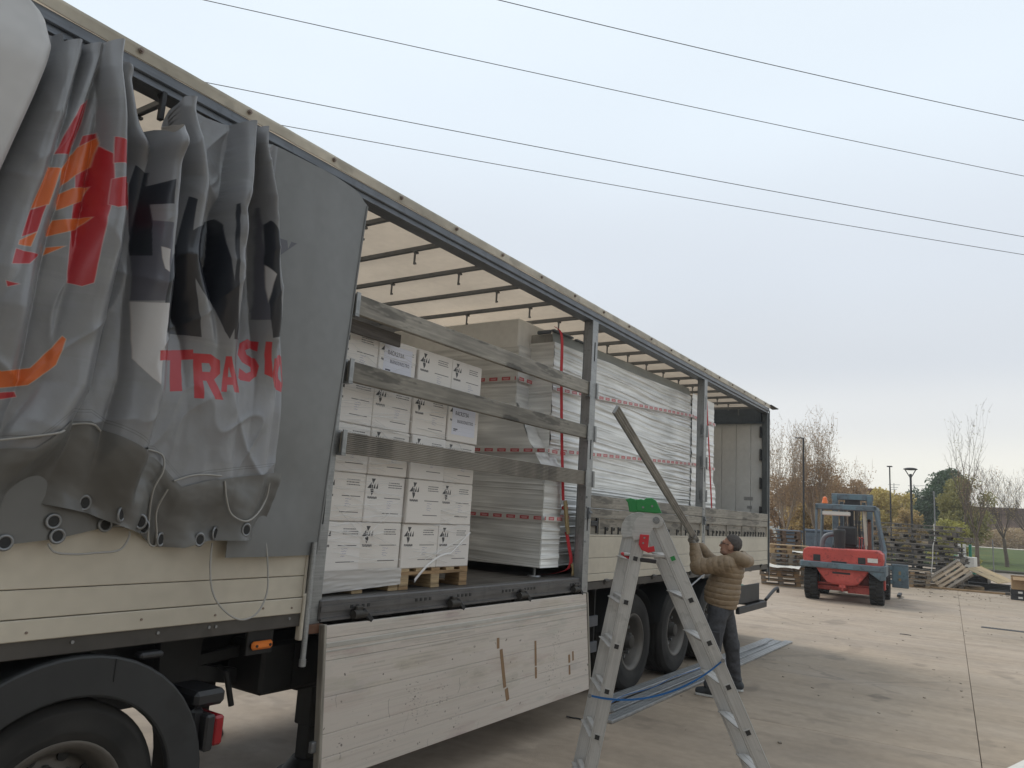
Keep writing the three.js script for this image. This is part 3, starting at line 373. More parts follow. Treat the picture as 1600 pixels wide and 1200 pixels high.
// ---------------------------------------------------------------- side curtain, bunched at the front (z, y pairs on the trailer side)
const CU = {
  ridges: [{"p":[[1.856,3.719],[1.905,3.36],[1.951,3.028],[1.98,2.694]],"a":0.189,"w":0.095},{"p":[[1.77,3.749],[1.841,3.363],[1.886,2.999],[1.925,2.711],[1.935,2.549]],"a":0.189,"w":0.081},{"p":[[1.736,3.699],[1.76,3.367],[1.784,3.006],[1.763,2.62],[1.735,2.274],[1.766,2.008]],"a":0.217,"w":0.104},{"p":[[1.718,3.687],[1.674,3.36],[1.64,3.048],[1.651,2.671],[1.671,2.282],[1.749,2.061]],"a":0.304,"w":0.095},{"p":[[1.599,3.76],[1.516,3.481],[1.467,3.359],[1.454,2.863],[1.464,2.44],[1.536,2.17]],"a":0.16,"w":0.085},{"p":[[1.424,3.693],[1.408,3.361],[1.394,2.989],[1.371,2.691],[1.35,2.339],[1.386,1.991]],"a":0.29,"w":0.085},{"p":[[1.305,3.736],[1.21,3.4],[1.214,3.0],[1.013,2.597],[0.944,2.252],[0.956,1.965]],"a":0.189,"w":0.095},{"p":[[0.975,3.689],[1.0,3.306],[0.965,2.906],[0.884,2.423],[0.847,2.038]],"a":0.232,"w":0.071},{"p":[[0.889,3.733],[0.785,3.354],[0.707,2.982],[0.618,2.471],[0.622,2.057]],"a":0.217,"w":0.057}],
  top: [[1.895,3.758],[1.806,3.799],[1.712,3.837],[1.588,3.821],[1.502,3.604],[1.446,3.509],[1.393,3.592],[1.344,3.787],[1.269,3.809],[1.157,3.796],[0.884,3.84],[0.71,3.846]],
  crease: [[2.033,1.944],[1.867,1.984],[1.787,1.992],[1.676,2.119],[1.555,2.134],[1.336,2.008],[1.219,2.009],[1.061,1.879],[0.928,1.918],[0.525,1.988]],
  bottom: [[1.995,1.707],[1.83,1.748],[1.717,1.777],[1.645,1.785],[1.455,1.751],[1.303,1.693],[1.175,1.657],[1.087,1.601],[0.968,1.597],[0.831,1.633],[0.476,1.646]],
  hem2: [[1.903,1.598],[1.772,1.612],[1.554,1.638],[1.313,1.696],[1.254,1.703]],
  eyelets: [[1.478,1.796],[1.335,1.753],[1.231,1.721],[1.187,1.696],[1.071,1.635],[0.89,1.638],[0.807,1.669],[0.672,1.693]],
  eyelets2: [[1.585,1.712],[1.558,1.65],[1.763,1.624],[1.354,1.702]],
  panel: [[2.289,3.687],[2.198,3.661],[2.062,3.671],[1.973,3.646],[2.018,3.388],[2.096,3.014],[2.16,2.624]],
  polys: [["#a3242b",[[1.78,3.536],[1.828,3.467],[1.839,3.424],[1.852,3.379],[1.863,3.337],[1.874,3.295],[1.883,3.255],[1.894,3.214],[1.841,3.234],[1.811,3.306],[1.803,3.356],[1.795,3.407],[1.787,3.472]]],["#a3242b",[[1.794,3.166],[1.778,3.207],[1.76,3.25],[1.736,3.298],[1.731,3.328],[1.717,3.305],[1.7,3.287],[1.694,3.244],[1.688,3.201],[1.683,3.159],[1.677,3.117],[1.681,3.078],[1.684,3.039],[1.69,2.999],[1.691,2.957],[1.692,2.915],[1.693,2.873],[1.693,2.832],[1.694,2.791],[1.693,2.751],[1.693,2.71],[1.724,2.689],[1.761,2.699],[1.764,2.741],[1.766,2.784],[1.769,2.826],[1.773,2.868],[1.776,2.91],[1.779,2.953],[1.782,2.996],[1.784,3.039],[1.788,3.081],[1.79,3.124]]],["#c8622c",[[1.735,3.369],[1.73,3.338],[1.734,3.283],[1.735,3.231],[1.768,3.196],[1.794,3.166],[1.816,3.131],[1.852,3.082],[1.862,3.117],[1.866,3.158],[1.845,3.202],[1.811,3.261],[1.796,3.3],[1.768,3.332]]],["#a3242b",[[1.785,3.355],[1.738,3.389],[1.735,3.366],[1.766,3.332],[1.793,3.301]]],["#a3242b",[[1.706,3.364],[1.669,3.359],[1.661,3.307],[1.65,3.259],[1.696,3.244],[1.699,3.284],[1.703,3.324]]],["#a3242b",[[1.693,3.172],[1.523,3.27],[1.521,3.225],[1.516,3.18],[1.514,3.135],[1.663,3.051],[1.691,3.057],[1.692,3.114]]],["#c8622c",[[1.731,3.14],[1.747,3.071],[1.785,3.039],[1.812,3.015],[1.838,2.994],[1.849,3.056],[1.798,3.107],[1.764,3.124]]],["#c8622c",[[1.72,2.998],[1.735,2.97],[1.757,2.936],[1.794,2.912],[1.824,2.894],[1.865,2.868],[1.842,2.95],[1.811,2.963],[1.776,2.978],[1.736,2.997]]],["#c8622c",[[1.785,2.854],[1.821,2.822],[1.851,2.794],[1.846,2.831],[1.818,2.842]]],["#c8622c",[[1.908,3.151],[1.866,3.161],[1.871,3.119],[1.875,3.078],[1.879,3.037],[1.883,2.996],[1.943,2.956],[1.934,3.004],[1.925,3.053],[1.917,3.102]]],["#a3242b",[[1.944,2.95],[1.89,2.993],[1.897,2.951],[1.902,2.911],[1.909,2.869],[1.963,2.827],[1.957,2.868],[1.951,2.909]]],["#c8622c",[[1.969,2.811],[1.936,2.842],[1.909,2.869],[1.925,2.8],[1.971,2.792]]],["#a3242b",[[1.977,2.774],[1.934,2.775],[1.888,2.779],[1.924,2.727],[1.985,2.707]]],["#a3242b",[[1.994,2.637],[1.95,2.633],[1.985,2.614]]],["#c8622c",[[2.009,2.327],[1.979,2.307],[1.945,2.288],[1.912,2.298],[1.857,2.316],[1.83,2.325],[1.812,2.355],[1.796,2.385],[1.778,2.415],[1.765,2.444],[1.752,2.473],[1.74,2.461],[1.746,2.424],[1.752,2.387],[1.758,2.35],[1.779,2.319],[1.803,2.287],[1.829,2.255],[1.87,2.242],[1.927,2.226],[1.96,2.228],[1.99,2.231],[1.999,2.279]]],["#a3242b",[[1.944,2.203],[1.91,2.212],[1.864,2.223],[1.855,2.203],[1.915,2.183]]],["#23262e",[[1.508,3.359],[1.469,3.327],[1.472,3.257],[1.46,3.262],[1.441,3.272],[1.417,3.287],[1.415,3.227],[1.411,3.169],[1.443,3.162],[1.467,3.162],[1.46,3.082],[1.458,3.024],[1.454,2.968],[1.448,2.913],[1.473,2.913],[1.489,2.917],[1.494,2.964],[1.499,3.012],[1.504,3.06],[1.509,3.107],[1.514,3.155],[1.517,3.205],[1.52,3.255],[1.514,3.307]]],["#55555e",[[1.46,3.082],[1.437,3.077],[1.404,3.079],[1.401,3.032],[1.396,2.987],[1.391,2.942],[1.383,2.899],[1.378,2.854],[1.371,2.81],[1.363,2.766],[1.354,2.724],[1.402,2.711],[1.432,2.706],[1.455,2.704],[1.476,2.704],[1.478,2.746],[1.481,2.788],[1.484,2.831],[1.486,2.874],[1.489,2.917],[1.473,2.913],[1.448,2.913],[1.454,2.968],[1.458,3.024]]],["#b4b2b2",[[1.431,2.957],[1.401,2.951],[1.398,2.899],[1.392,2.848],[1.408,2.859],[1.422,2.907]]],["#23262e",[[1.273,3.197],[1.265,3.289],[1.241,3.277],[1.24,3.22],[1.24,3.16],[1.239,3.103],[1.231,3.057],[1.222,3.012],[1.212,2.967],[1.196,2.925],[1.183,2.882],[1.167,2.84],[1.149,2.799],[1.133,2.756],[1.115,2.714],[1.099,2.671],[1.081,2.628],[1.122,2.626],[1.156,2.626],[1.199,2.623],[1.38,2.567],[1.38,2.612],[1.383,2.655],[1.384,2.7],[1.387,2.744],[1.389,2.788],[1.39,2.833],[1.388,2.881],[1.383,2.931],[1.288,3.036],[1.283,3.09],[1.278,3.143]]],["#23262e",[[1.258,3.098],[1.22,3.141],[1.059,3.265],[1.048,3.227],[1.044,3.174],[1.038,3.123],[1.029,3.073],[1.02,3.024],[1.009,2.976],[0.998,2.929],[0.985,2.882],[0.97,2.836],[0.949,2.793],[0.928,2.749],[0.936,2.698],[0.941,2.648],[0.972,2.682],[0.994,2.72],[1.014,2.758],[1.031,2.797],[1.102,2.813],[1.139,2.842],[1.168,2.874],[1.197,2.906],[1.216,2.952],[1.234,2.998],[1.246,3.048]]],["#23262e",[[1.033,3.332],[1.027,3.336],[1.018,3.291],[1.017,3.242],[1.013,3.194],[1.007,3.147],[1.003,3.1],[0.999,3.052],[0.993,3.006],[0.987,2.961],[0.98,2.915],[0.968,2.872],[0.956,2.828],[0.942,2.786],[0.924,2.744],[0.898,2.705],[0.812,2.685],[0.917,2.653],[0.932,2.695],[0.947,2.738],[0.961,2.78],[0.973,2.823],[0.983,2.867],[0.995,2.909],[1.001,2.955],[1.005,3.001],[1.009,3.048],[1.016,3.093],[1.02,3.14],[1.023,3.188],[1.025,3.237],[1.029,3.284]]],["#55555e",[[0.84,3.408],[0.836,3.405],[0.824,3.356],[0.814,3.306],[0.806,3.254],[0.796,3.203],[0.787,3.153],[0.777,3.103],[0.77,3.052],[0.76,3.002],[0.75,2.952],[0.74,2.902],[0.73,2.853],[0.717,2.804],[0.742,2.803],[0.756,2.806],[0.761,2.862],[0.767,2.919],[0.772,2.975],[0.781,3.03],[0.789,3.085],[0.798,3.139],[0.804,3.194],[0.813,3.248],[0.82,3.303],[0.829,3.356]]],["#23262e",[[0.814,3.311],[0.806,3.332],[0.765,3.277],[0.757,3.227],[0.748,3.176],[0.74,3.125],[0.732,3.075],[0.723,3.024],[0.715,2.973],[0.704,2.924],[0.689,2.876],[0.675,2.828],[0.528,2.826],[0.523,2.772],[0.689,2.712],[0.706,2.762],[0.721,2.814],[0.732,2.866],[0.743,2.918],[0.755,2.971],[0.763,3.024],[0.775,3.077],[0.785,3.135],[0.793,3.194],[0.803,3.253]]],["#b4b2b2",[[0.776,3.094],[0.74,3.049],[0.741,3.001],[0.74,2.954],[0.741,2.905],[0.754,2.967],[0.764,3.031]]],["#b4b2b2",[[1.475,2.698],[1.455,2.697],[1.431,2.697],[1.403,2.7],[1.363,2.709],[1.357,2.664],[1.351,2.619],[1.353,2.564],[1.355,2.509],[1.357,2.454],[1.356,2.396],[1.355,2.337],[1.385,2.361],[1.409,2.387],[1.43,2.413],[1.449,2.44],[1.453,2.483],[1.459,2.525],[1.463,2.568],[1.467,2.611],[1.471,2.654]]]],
  star: [[0.656,3.328],[0.486,3.337],[0.635,3.183]],
  edge: [[0.695,3.858],[0.691,3.568],[0.649,3.431],[0.58,3.036],[0.473,2.502],[0.464,2.212],[0.476,1.99]],
  letters: [[[[1.375,2.486],[1.343,2.494],[1.187,2.543],[1.152,2.551],[1.126,2.557],[1.101,2.562],[1.091,2.515],[1.114,2.51],[1.137,2.505],[1.135,2.474],[1.133,2.443],[1.128,2.413],[1.126,2.382],[1.122,2.352],[1.151,2.346],[1.181,2.34],[1.185,2.37],[1.189,2.4],[1.191,2.43],[1.194,2.461],[1.196,2.491],[1.368,2.442]]],[[[1.098,2.545],[1.07,2.548],[1.042,2.552],[1.011,2.556],[0.955,2.537],[0.947,2.504],[0.94,2.471],[0.969,2.435],[0.945,2.405],[0.926,2.373],[0.904,2.342],[0.955,2.337],[0.974,2.365],[0.993,2.393],[1.011,2.421],[1.031,2.419],[1.024,2.39],[1.019,2.36],[1.018,2.33],[1.061,2.326],[1.065,2.358],[1.07,2.389],[1.074,2.421],[1.079,2.452],[1.086,2.483],[1.091,2.514]],[[1.049,2.506],[1.009,2.511],[0.994,2.491],[0.997,2.468],[1.037,2.463]]],[[[0.933,2.562],[0.903,2.567],[0.887,2.539],[0.868,2.512],[0.849,2.484],[0.829,2.456],[0.81,2.428],[0.801,2.397],[0.844,2.391],[0.862,2.426],[0.896,2.421],[0.895,2.384],[0.925,2.381],[0.923,2.412],[0.924,2.442],[0.925,2.473],[0.926,2.503],[0.929,2.533]],[[0.904,2.516],[0.877,2.464],[0.898,2.461]]],[[[0.726,2.685],[0.72,2.635],[0.74,2.651],[0.771,2.634],[0.762,2.612],[0.719,2.598],[0.701,2.558],[0.701,2.502],[0.738,2.466],[0.8,2.464],[0.812,2.475],[0.808,2.527],[0.762,2.508],[0.731,2.524],[0.734,2.547],[0.791,2.563],[0.818,2.599],[0.805,2.664],[0.758,2.699]]],[[[0.707,2.689],[0.685,2.69],[0.675,2.66],[0.665,2.629],[0.655,2.598],[0.642,2.568],[0.629,2.538],[0.616,2.508],[0.67,2.52],[0.677,2.554],[0.684,2.588],[0.694,2.621],[0.701,2.655]]],[[[0.525,2.663],[0.479,2.645],[0.474,2.603],[0.465,2.563],[0.469,2.521],[0.475,2.479],[0.521,2.447],[0.588,2.462],[0.609,2.498],[0.626,2.534],[0.632,2.572],[0.641,2.609]],[[0.524,2.609],[0.504,2.59],[0.498,2.558],[0.501,2.525],[0.522,2.501],[0.543,2.519],[0.549,2.55],[0.542,2.584]]]],
  ropes: [[[1.948,2.013],[1.841,2.04],[1.727,2.074],[1.633,2.121],[1.555,2.131],[1.51,2.109]],[[1.37,2.048],[1.271,2.055],[1.182,2.031],[1.175,1.963],[1.197,1.873],[1.163,1.713],[1.122,1.612],[1.092,1.603],[1.097,1.655],[1.14,1.773],[1.13,1.877]],[[1.106,1.917],[1.026,1.947],[0.957,1.958],[0.859,1.959]],[[0.837,1.935],[0.809,1.846],[0.756,1.768],[0.693,1.737],[0.618,1.772],[0.555,1.858],[0.559,1.942]],[[0.797,1.619],[0.804,1.493],[0.778,1.366],[0.71,1.283],[0.606,1.23],[0.509,1.252],[0.448,1.347],[0.445,1.481],[0.479,1.686]],[[1.601,1.619],[1.573,1.587],[1.493,1.575],[1.397,1.579],[1.284,1.595],[1.254,1.652],[1.254,1.675]]],
};
{
  const cz0 = 2.45, cz1 = .47, cy0 = 1.5, cy1 = 3.95;
  const printT = ctex(1024, 1266, (c, w, h) => {
    const X = (z) => (cz0 - z) / (cz0 - .25) * w, Y = (y) => (cy1 - y) / (cy1 - cy0) * h;
    c.fillStyle = '#7e7f82'; c.fillRect(0, 0, w, h);
    const r = rng(3); for (let k = 0; k < 700; k++) { c.fillStyle = `rgba(${r() < .5 ? '60,60,60' : '190,190,190'},${.01 + .03 * r()})`; c.fillRect(r() * w, r() * h, 4 + r() * 120, 1 + r() * 40); }
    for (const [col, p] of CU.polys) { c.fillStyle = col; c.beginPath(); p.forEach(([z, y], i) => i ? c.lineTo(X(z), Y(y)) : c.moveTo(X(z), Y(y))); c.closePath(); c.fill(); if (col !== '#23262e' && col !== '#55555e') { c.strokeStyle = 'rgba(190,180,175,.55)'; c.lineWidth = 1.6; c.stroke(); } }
    c.fillStyle = '#a8222b'; for (const L of CU.letters) { c.beginPath(); for (const p of L) { p.forEach(([z, y], i) => i ? c.lineTo(X(z), Y(y)) : c.moveTo(X(z), Y(y))); c.closePath(); } c.fill('evenodd'); }
    // stitched seam above the lower hem
    c.strokeStyle = 'rgba(50,50,50,.5)'; c.lineWidth = 1; for (const dy of [.05, .062]) { c.beginPath(); CU.crease.forEach(([z, y], i) => i ? c.lineTo(X(z), Y(y + dy)) : c.moveTo(X(z), Y(y + dy))); c.stroke(); }
  });
  const fuv = (u, v, p) => [(cz0 - p[2]) / (cz0 - .25), (p[1] - cy0) / (cy1 - cy0)];
  const cloth = new THREE.MeshPhysicalMaterial({ map: printT, color: lin(1, 1, 1), roughness: .3, clearcoat: .35, clearcoatRoughness: .25, bumpMap: fineBump, bumpScale: .0006 });
  const plainCloth = std([.20, .205, .208], .36, 0, { map: softTex }), darkCloth = std([.185, .185, .183], .34, 0, { map: softTex });
  const G = wpart('curtain');
  const topY = (z) => z > 1.9 ? 3.8 : interp(CU.top, z), creaseY = (z) => interp(CU.crease, z), botY = (z) => interp(CU.bottom, z);
  function fieldX(z, y) {
    let m = 0;
    for (let ri = 0; ri < CU.ridges.length; ri++) { const r = CU.ridges[ri];
      const zc = interp(r.p, y, 1, 0), yb = r.p[r.p.length - 1][1], t = z - zc;
      let a = r.a; if (y < yb) a *= Math.max(.35, 1 - (yb - y) * 1.6); a *= lerp(1, .8, sstep(3.45, 3.85, y)); a *= lerp(ri >= 6 ? .12 : ri === 5 ? .7 : ri >= 2 ? .55 : 1, 1, sstep(2.35, 3.0, y)); if (ri === 2) a *= .75; if (ri === 4) a *= .7;
      const w = r.w * (t > 0 ? 1.15 : .8) * lerp(1.25, .5, sstep(2.6, 3.75, y)); // steeper on the side away from the cab
      const q = Math.abs(t) / w, b = a * (.72 * Math.sqrt(Math.max(0, 1 - q * q)) + .28 * Math.exp(-q * q * 1.1));
      const k = .010, h = clamp(.5 + .5 * (b - m) / k); m = lerp(m, b, h) + k * h * (1 - h);
    }
    // pinched star-shaped crumple in the middle of the dark letter, and shallow drapes
    const dz = z - 1.0, dy = y - 3.3; m += .05 * Math.exp(-(dz * dz) / .012) * Math.max(0, 1 - Math.abs(dy - dz * 1.4) / .16) - .05 * Math.exp(-(dz * dz + dy * dy) / .006);
    const d2 = z - 1.44, e2 = y - 3.47; m += .05 * Math.exp(-(e2 * e2) / .004 - d2 * d2 / .012);
    m += .028 * (fbm(z * 4 + y * .6, y * 1.6, 301, 3) - .5) + .012 * (fbm(z * 11, y * 5, 303, 3) - .5) + .016 * Math.pow(1 - Math.abs(2 * fbm(z * 2.2 - y * 1.3, y * 1.1 + z, 305, 2) - 1), 10) + .010 * Math.pow(1 - Math.abs(2 * fbm(z * 3 + y * 2.2, y * 1.4 - z * .8, 307, 2) - 1), 12);
    return .035 + m + .07 * sstep(3.0, 2.3, y);
  }
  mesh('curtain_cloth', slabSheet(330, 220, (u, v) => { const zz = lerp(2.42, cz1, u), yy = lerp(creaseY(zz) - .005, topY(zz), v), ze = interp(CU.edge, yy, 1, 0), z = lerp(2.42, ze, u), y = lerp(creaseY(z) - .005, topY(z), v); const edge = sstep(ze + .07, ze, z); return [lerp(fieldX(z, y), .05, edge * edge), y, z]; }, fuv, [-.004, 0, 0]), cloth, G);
  // lower hem skirt with eyelets: hangs from the fold line, bulging out and swinging back
  const skirtX = (z, v) => { const y = creaseY(z); return lerp(fieldX(z, y) + .012, .075 + .045 * Math.sin(z * 9.5 + 1.2) + .03 * Math.sin(z * 21), sstep(0, .9, v)) + .012 * Math.sin(v * 7 + z * 8) * v + .016 * (fbm(z * 9 + v * 3, v * 4, 331, 3) - .5); };
  mesh('curtain_hem', slabSheet(200, 40, (u, v) => { const z = lerp(2.42, cz1 + .01, u), w = 1 - v; return [skirtX(z, w), lerp(creaseY(z) + .012, botY(z), w), z]; }, (u, v, p) => [p[2], p[1]], [-.004, 0, 0]), darkCloth, G);
  mesh('curtain_inner_hem', slabSheet(80, 8, (u, v) => { const z = lerp(2.3, 1.24, u); return [.045 + .012 * Math.sin(z * 8), lerp(interp(CU.hem2, z), 1.9, v), z]; }, (u, v, p) => [p[2], p[1]], [-.003, 0, 0]), darkCloth, G);
  for (const [z, y] of CU.eyelets) { const v = (creaseY(z) - y) / (creaseY(z) - botY(z)), x = skirtX(z, clamp(v)) + .006; const dz = .01, sl = (skirtX(z + dz, v) - skirtX(z - dz, v)) / (2 * dz); const g = new THREE.Group(); g.name = 'eyelet'; G.add(g); g.position.set(x, y, z); g.rotation.y = Math.PI / 2 - Math.atan(sl); const ring = mesh('eyelet', [torus(.027, .0065, null, null, 8, 22), cyl(.025, .025, .003, 16, [0, 0, .0], [Math.PI / 2, 0, 0])], M.galv, G); ring.position.copy(g.position); ring.rotation.copy(g.rotation); ring.scale.set(.8, 1.1, 1); G.remove(g); const hole = mesh('eyelet_hole', cyl(.0215, .0215, .004, 16, [0, 0, .003], [Math.PI / 2, 0, 0]), M.black, ring); }
  for (const [z, y] of CU.eyelets2) { const x = .055 + .012 * Math.sin(z * 8); const ring = mesh('eyelet', [torus(.028, .007, null, null, 8, 22)], M.galv, G); ring.position.set(x, y, z); ring.rotation.y = Math.PI / 2; mesh('eyelet_hole', cyl(.023, .023, .004, 16, [0, 0, 0], [Math.PI / 2, 0, 0]), M.black, ring); }
  // flat panel behind the bunch with its printed point
  const flatUV = (u, v, p) => [(cz0 - p[2]) / (cz0 - .25), (p[1] - cy0) / (cy1 - cy0)];
  const flatX = (z, y) => .022 + .02 * Math.sin((z - .1) * 6) * sstep(1.6, 2.4, y) + .014 * (fbm(z * 3, y * 1.5, 351, 3) - .5) + .05 * sstep(.35, .55, z) * .3 + .03 * sstep(2.0, 1.6, y) * sstep(.1, .35, z);
  const flatTop = (z) => 3.862 - .05 * sstep(.02, -.09, z) + .012 * (vn(z * 14, 2, 6) - .5);
  mesh('curtain_flat_panel', slabSheet(60, 150, (u, v) => { const z = lerp(.72, -.085 + .15 * (1 - v), u), y = lerp(1.545 + .05 * u * 0, flatTop(z), v); return [flatX(z, y), y, z]; }, (u, v, p) => [p[2], p[1]], [-.004, 0, 0]), plainCloth, G);
  { const sp = CU.star.map(([z, y]) => [flatX(z, y) + .0028, y, z]); const g = new THREE.BufferGeometry(); g.setAttribute('position', new THREE.Float32BufferAttribute(sp.flat(), 3)); g.setAttribute('uv', new THREE.Float32BufferAttribute([0, 0, 1, 0, 1, 1], 2)); g.computeVertexNormals(); mesh('printed_point', g, std([.09, .09, .105], .4), G); }
  mesh('curtain_edge_bead', tube([0, .1, .2, .3, .4, .5, .6, .7, .8, .9, 1].map(v => { const y = lerp(1.55, 3.8, v), z = -.085 + .15 * (1 - v); return [flatX(z, y) + .001, y, z]; }), .007, 40, 6), plainCloth, G);
  // loose smooth panel billowing out near the cab
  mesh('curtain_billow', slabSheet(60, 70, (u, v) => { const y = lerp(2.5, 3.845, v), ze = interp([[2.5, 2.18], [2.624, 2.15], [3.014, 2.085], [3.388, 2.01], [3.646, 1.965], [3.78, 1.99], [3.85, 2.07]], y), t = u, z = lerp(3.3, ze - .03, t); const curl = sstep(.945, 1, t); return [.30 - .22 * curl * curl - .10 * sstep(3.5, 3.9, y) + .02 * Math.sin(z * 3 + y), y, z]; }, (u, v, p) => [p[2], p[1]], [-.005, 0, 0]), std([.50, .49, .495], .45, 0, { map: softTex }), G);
  // tension ropes, hooks
  const lift = [.02, .02, .02, .02, 0, 0];
  CU.ropes.forEach((r, i) => { const pts = r.map(([z, y], k) => { let x; if (i < 4) { const cy = creaseY(z), by = botY(z); const v = (cy - y) / (cy - by); x = (v < 0 ? fieldX(z, y) : skirtX(z, clamp(v))) + .016; } else x = i === 4 ? .05 + .05 * Math.sin(k / (r.length - 1) * Math.PI) : .075; return [x, y, z]; }); mesh('tension_rope', tube(pts, i > 3 ? .0048 : .0048, 70, 8), M.rope, G); });
  for (const z of [1.83, 1.74, 1.6, 1.36, 1.25, .9, .66, .4, .12]) mesh('curtain_roller', [bb(-.02, .01, topY(Math.min(z, 1.89)) - .03, 3.845, z - .012, z + .012, .003), cyl(.016, .016, .02, 10, [-.03, 3.835, z], [0, 0, Math.PI / 2])], M.steelDark, G);
}

// ---------------------------------------------------------------- tractor unit (rear wheel, mudguard and lamp show)
const TU = wthing('truck_tractor', 'dark truck tractor unit, its rear wheel and mudguard at the lower left', 'truck', [-1.27, 0, 1.37]);
{
  const cz = 1.37, cy = .465;
  makeWheel(.465, .30, TU, -.15, cy, cz, 1); makeWheel(.465, .30, TU, -2.38, cy, cz, -1);
  const arc = []; const a0 = -.12, a1 = Math.PI + .1; for (let k = 0; k <= 26; k++) { const a = lerp(a0, a1, k / 26); arc.push([Math.cos(a) * .67, Math.sin(a) * .655]); } for (let k = 26; k >= 0; k--) { const a = lerp(a0, a1, k / 26); arc.push([Math.cos(a) * .52, Math.sin(a) * .50]); }
  const lip = extrude(arc, .02, .012); lip.rotateY(Math.PI / 2); lip.translate(.0, cy, cz); // shape x -> -z
  wm('mudguard', [lip, sheet(30, 3, (u, v) => { const a = lerp(a0, a1, u); return [.01 - .36 * v, cy + Math.sin(a) * .645, cz - Math.cos(a) * .66]; })], std([.03, .033, .037], .5, 0, { map: grimeTex }), TU);
  wm('mudguard_seam', [bb(.033, .036, 1.0, 1.1, 1.20, 1.206)], M.black, TU);
  wm('lamp_bracket', bb(-.28, -.0, .79, .87, .56, .74, .02), M.plastic, TU); wm('bracket_arm', bb(-.25, -.02, .55, .789, .66, .74, .02), M.plastic, TU); wm('mudguard_tab', bb(-.05, .02, 1.075, 1.105, .96, 1.08, .01), M.plastic, TU);
  const L = new THREE.Group(); L.name = 'tail_lamp'; TU.add(L); L.position.copy(shifts.get(TU)).negate();
  mesh('lens', bb(-.2, .03, .60, .745, .575, .635, .012), M.tailRed, L); mesh('housing', bb(-.21, .038, .585, .76, .636, .69, .01), M.plastic, L);
  for (const x of [-.85, -1.69]) wm('chassis_rail', bb(x - .04, x + .04, .62, .88, .5, 4.6, .006), M.steelDark, TU);
  wm('fifth_wheel_plate', [cyl(.48, .48, .06, 32, [-1.27, 1.02, 1.75]), bb(-1.6, -.94, .88, .99, 1.4, 2.1, .01)], M.steelDark, TU);
  wm('rear_axle', cyl(.09, .09, 1.9, 16, [-1.27, cy, cz], [0, 0, Math.PI / 2]), M.steelDark, TU);
}
// ---------------------------------------------------------------- pallets and printed cartons
function palletGeo() { // 0.8 along local z, 1.2 along local x, base at y = 0
  const parts = [];
  for (const x of [-.55, 0, .55]) parts.push(['bottom_board', bb(x - .05, x + .05, 0, .022, -.4, .4, .002)]);
  return parts;
}
const PAL = { b: box(.145, .078, .1, null, null, .004), top: box(1.2, .022, .1, null, null, .002), cross: box(.145, .022, .8, null, null, .002), bot: box(1.2, .022, .1, null, null, .002) };
function makePallet(name, label, mats, seed, group, category = 'pallet') {
  const t = thing(name, label, category, [0, 0, 0], 0, group), r = rng(seed), mt = () => mats[Math.floor(r() * mats.length)];
  const put = (n, g, x, y, z) => { const m = mesh(n, g, mt(), t); m.position.set(x, y, z); m.rotation.y = (r() - .5) * .008; };
  for (const z of [-.35, 0, .35]) put('bottom_board', PAL.bot, 0, .011, z);
  for (const z of [-.35, 0, .35]) for (const x of [-.527, 0, .527]) put('block', PAL.b, x, .061, z);
  for (const x of [-.527, 0, .527]) put('cross_board', PAL.cross, x, .111, 0);
  for (let k = 0; k < 5; k++) put('deck_board', PAL.top, 0, .133, -.35 + k * .175);
  return t;
}
const FLOOR = 1.273, PZ = [-.475, -1.285];
const cleanWood = [M.wood, M.woodPale, std([.40, .25, .13], .8, 0, { map: woodTex })];
makePallet('wooden_pallet', 'wooden pallet under the left stack of white cartons on the trailer', cleanWood, 11, 'pallets on the trailer').position.set(-.75, FLOOR, PZ[0]);
makePallet('wooden_pallet', 'wooden pallet under the right stack of white cartons on the trailer', cleanWood, 12, 'pallets on the trailer').position.set(-.75, FLOOR, PZ[1]);
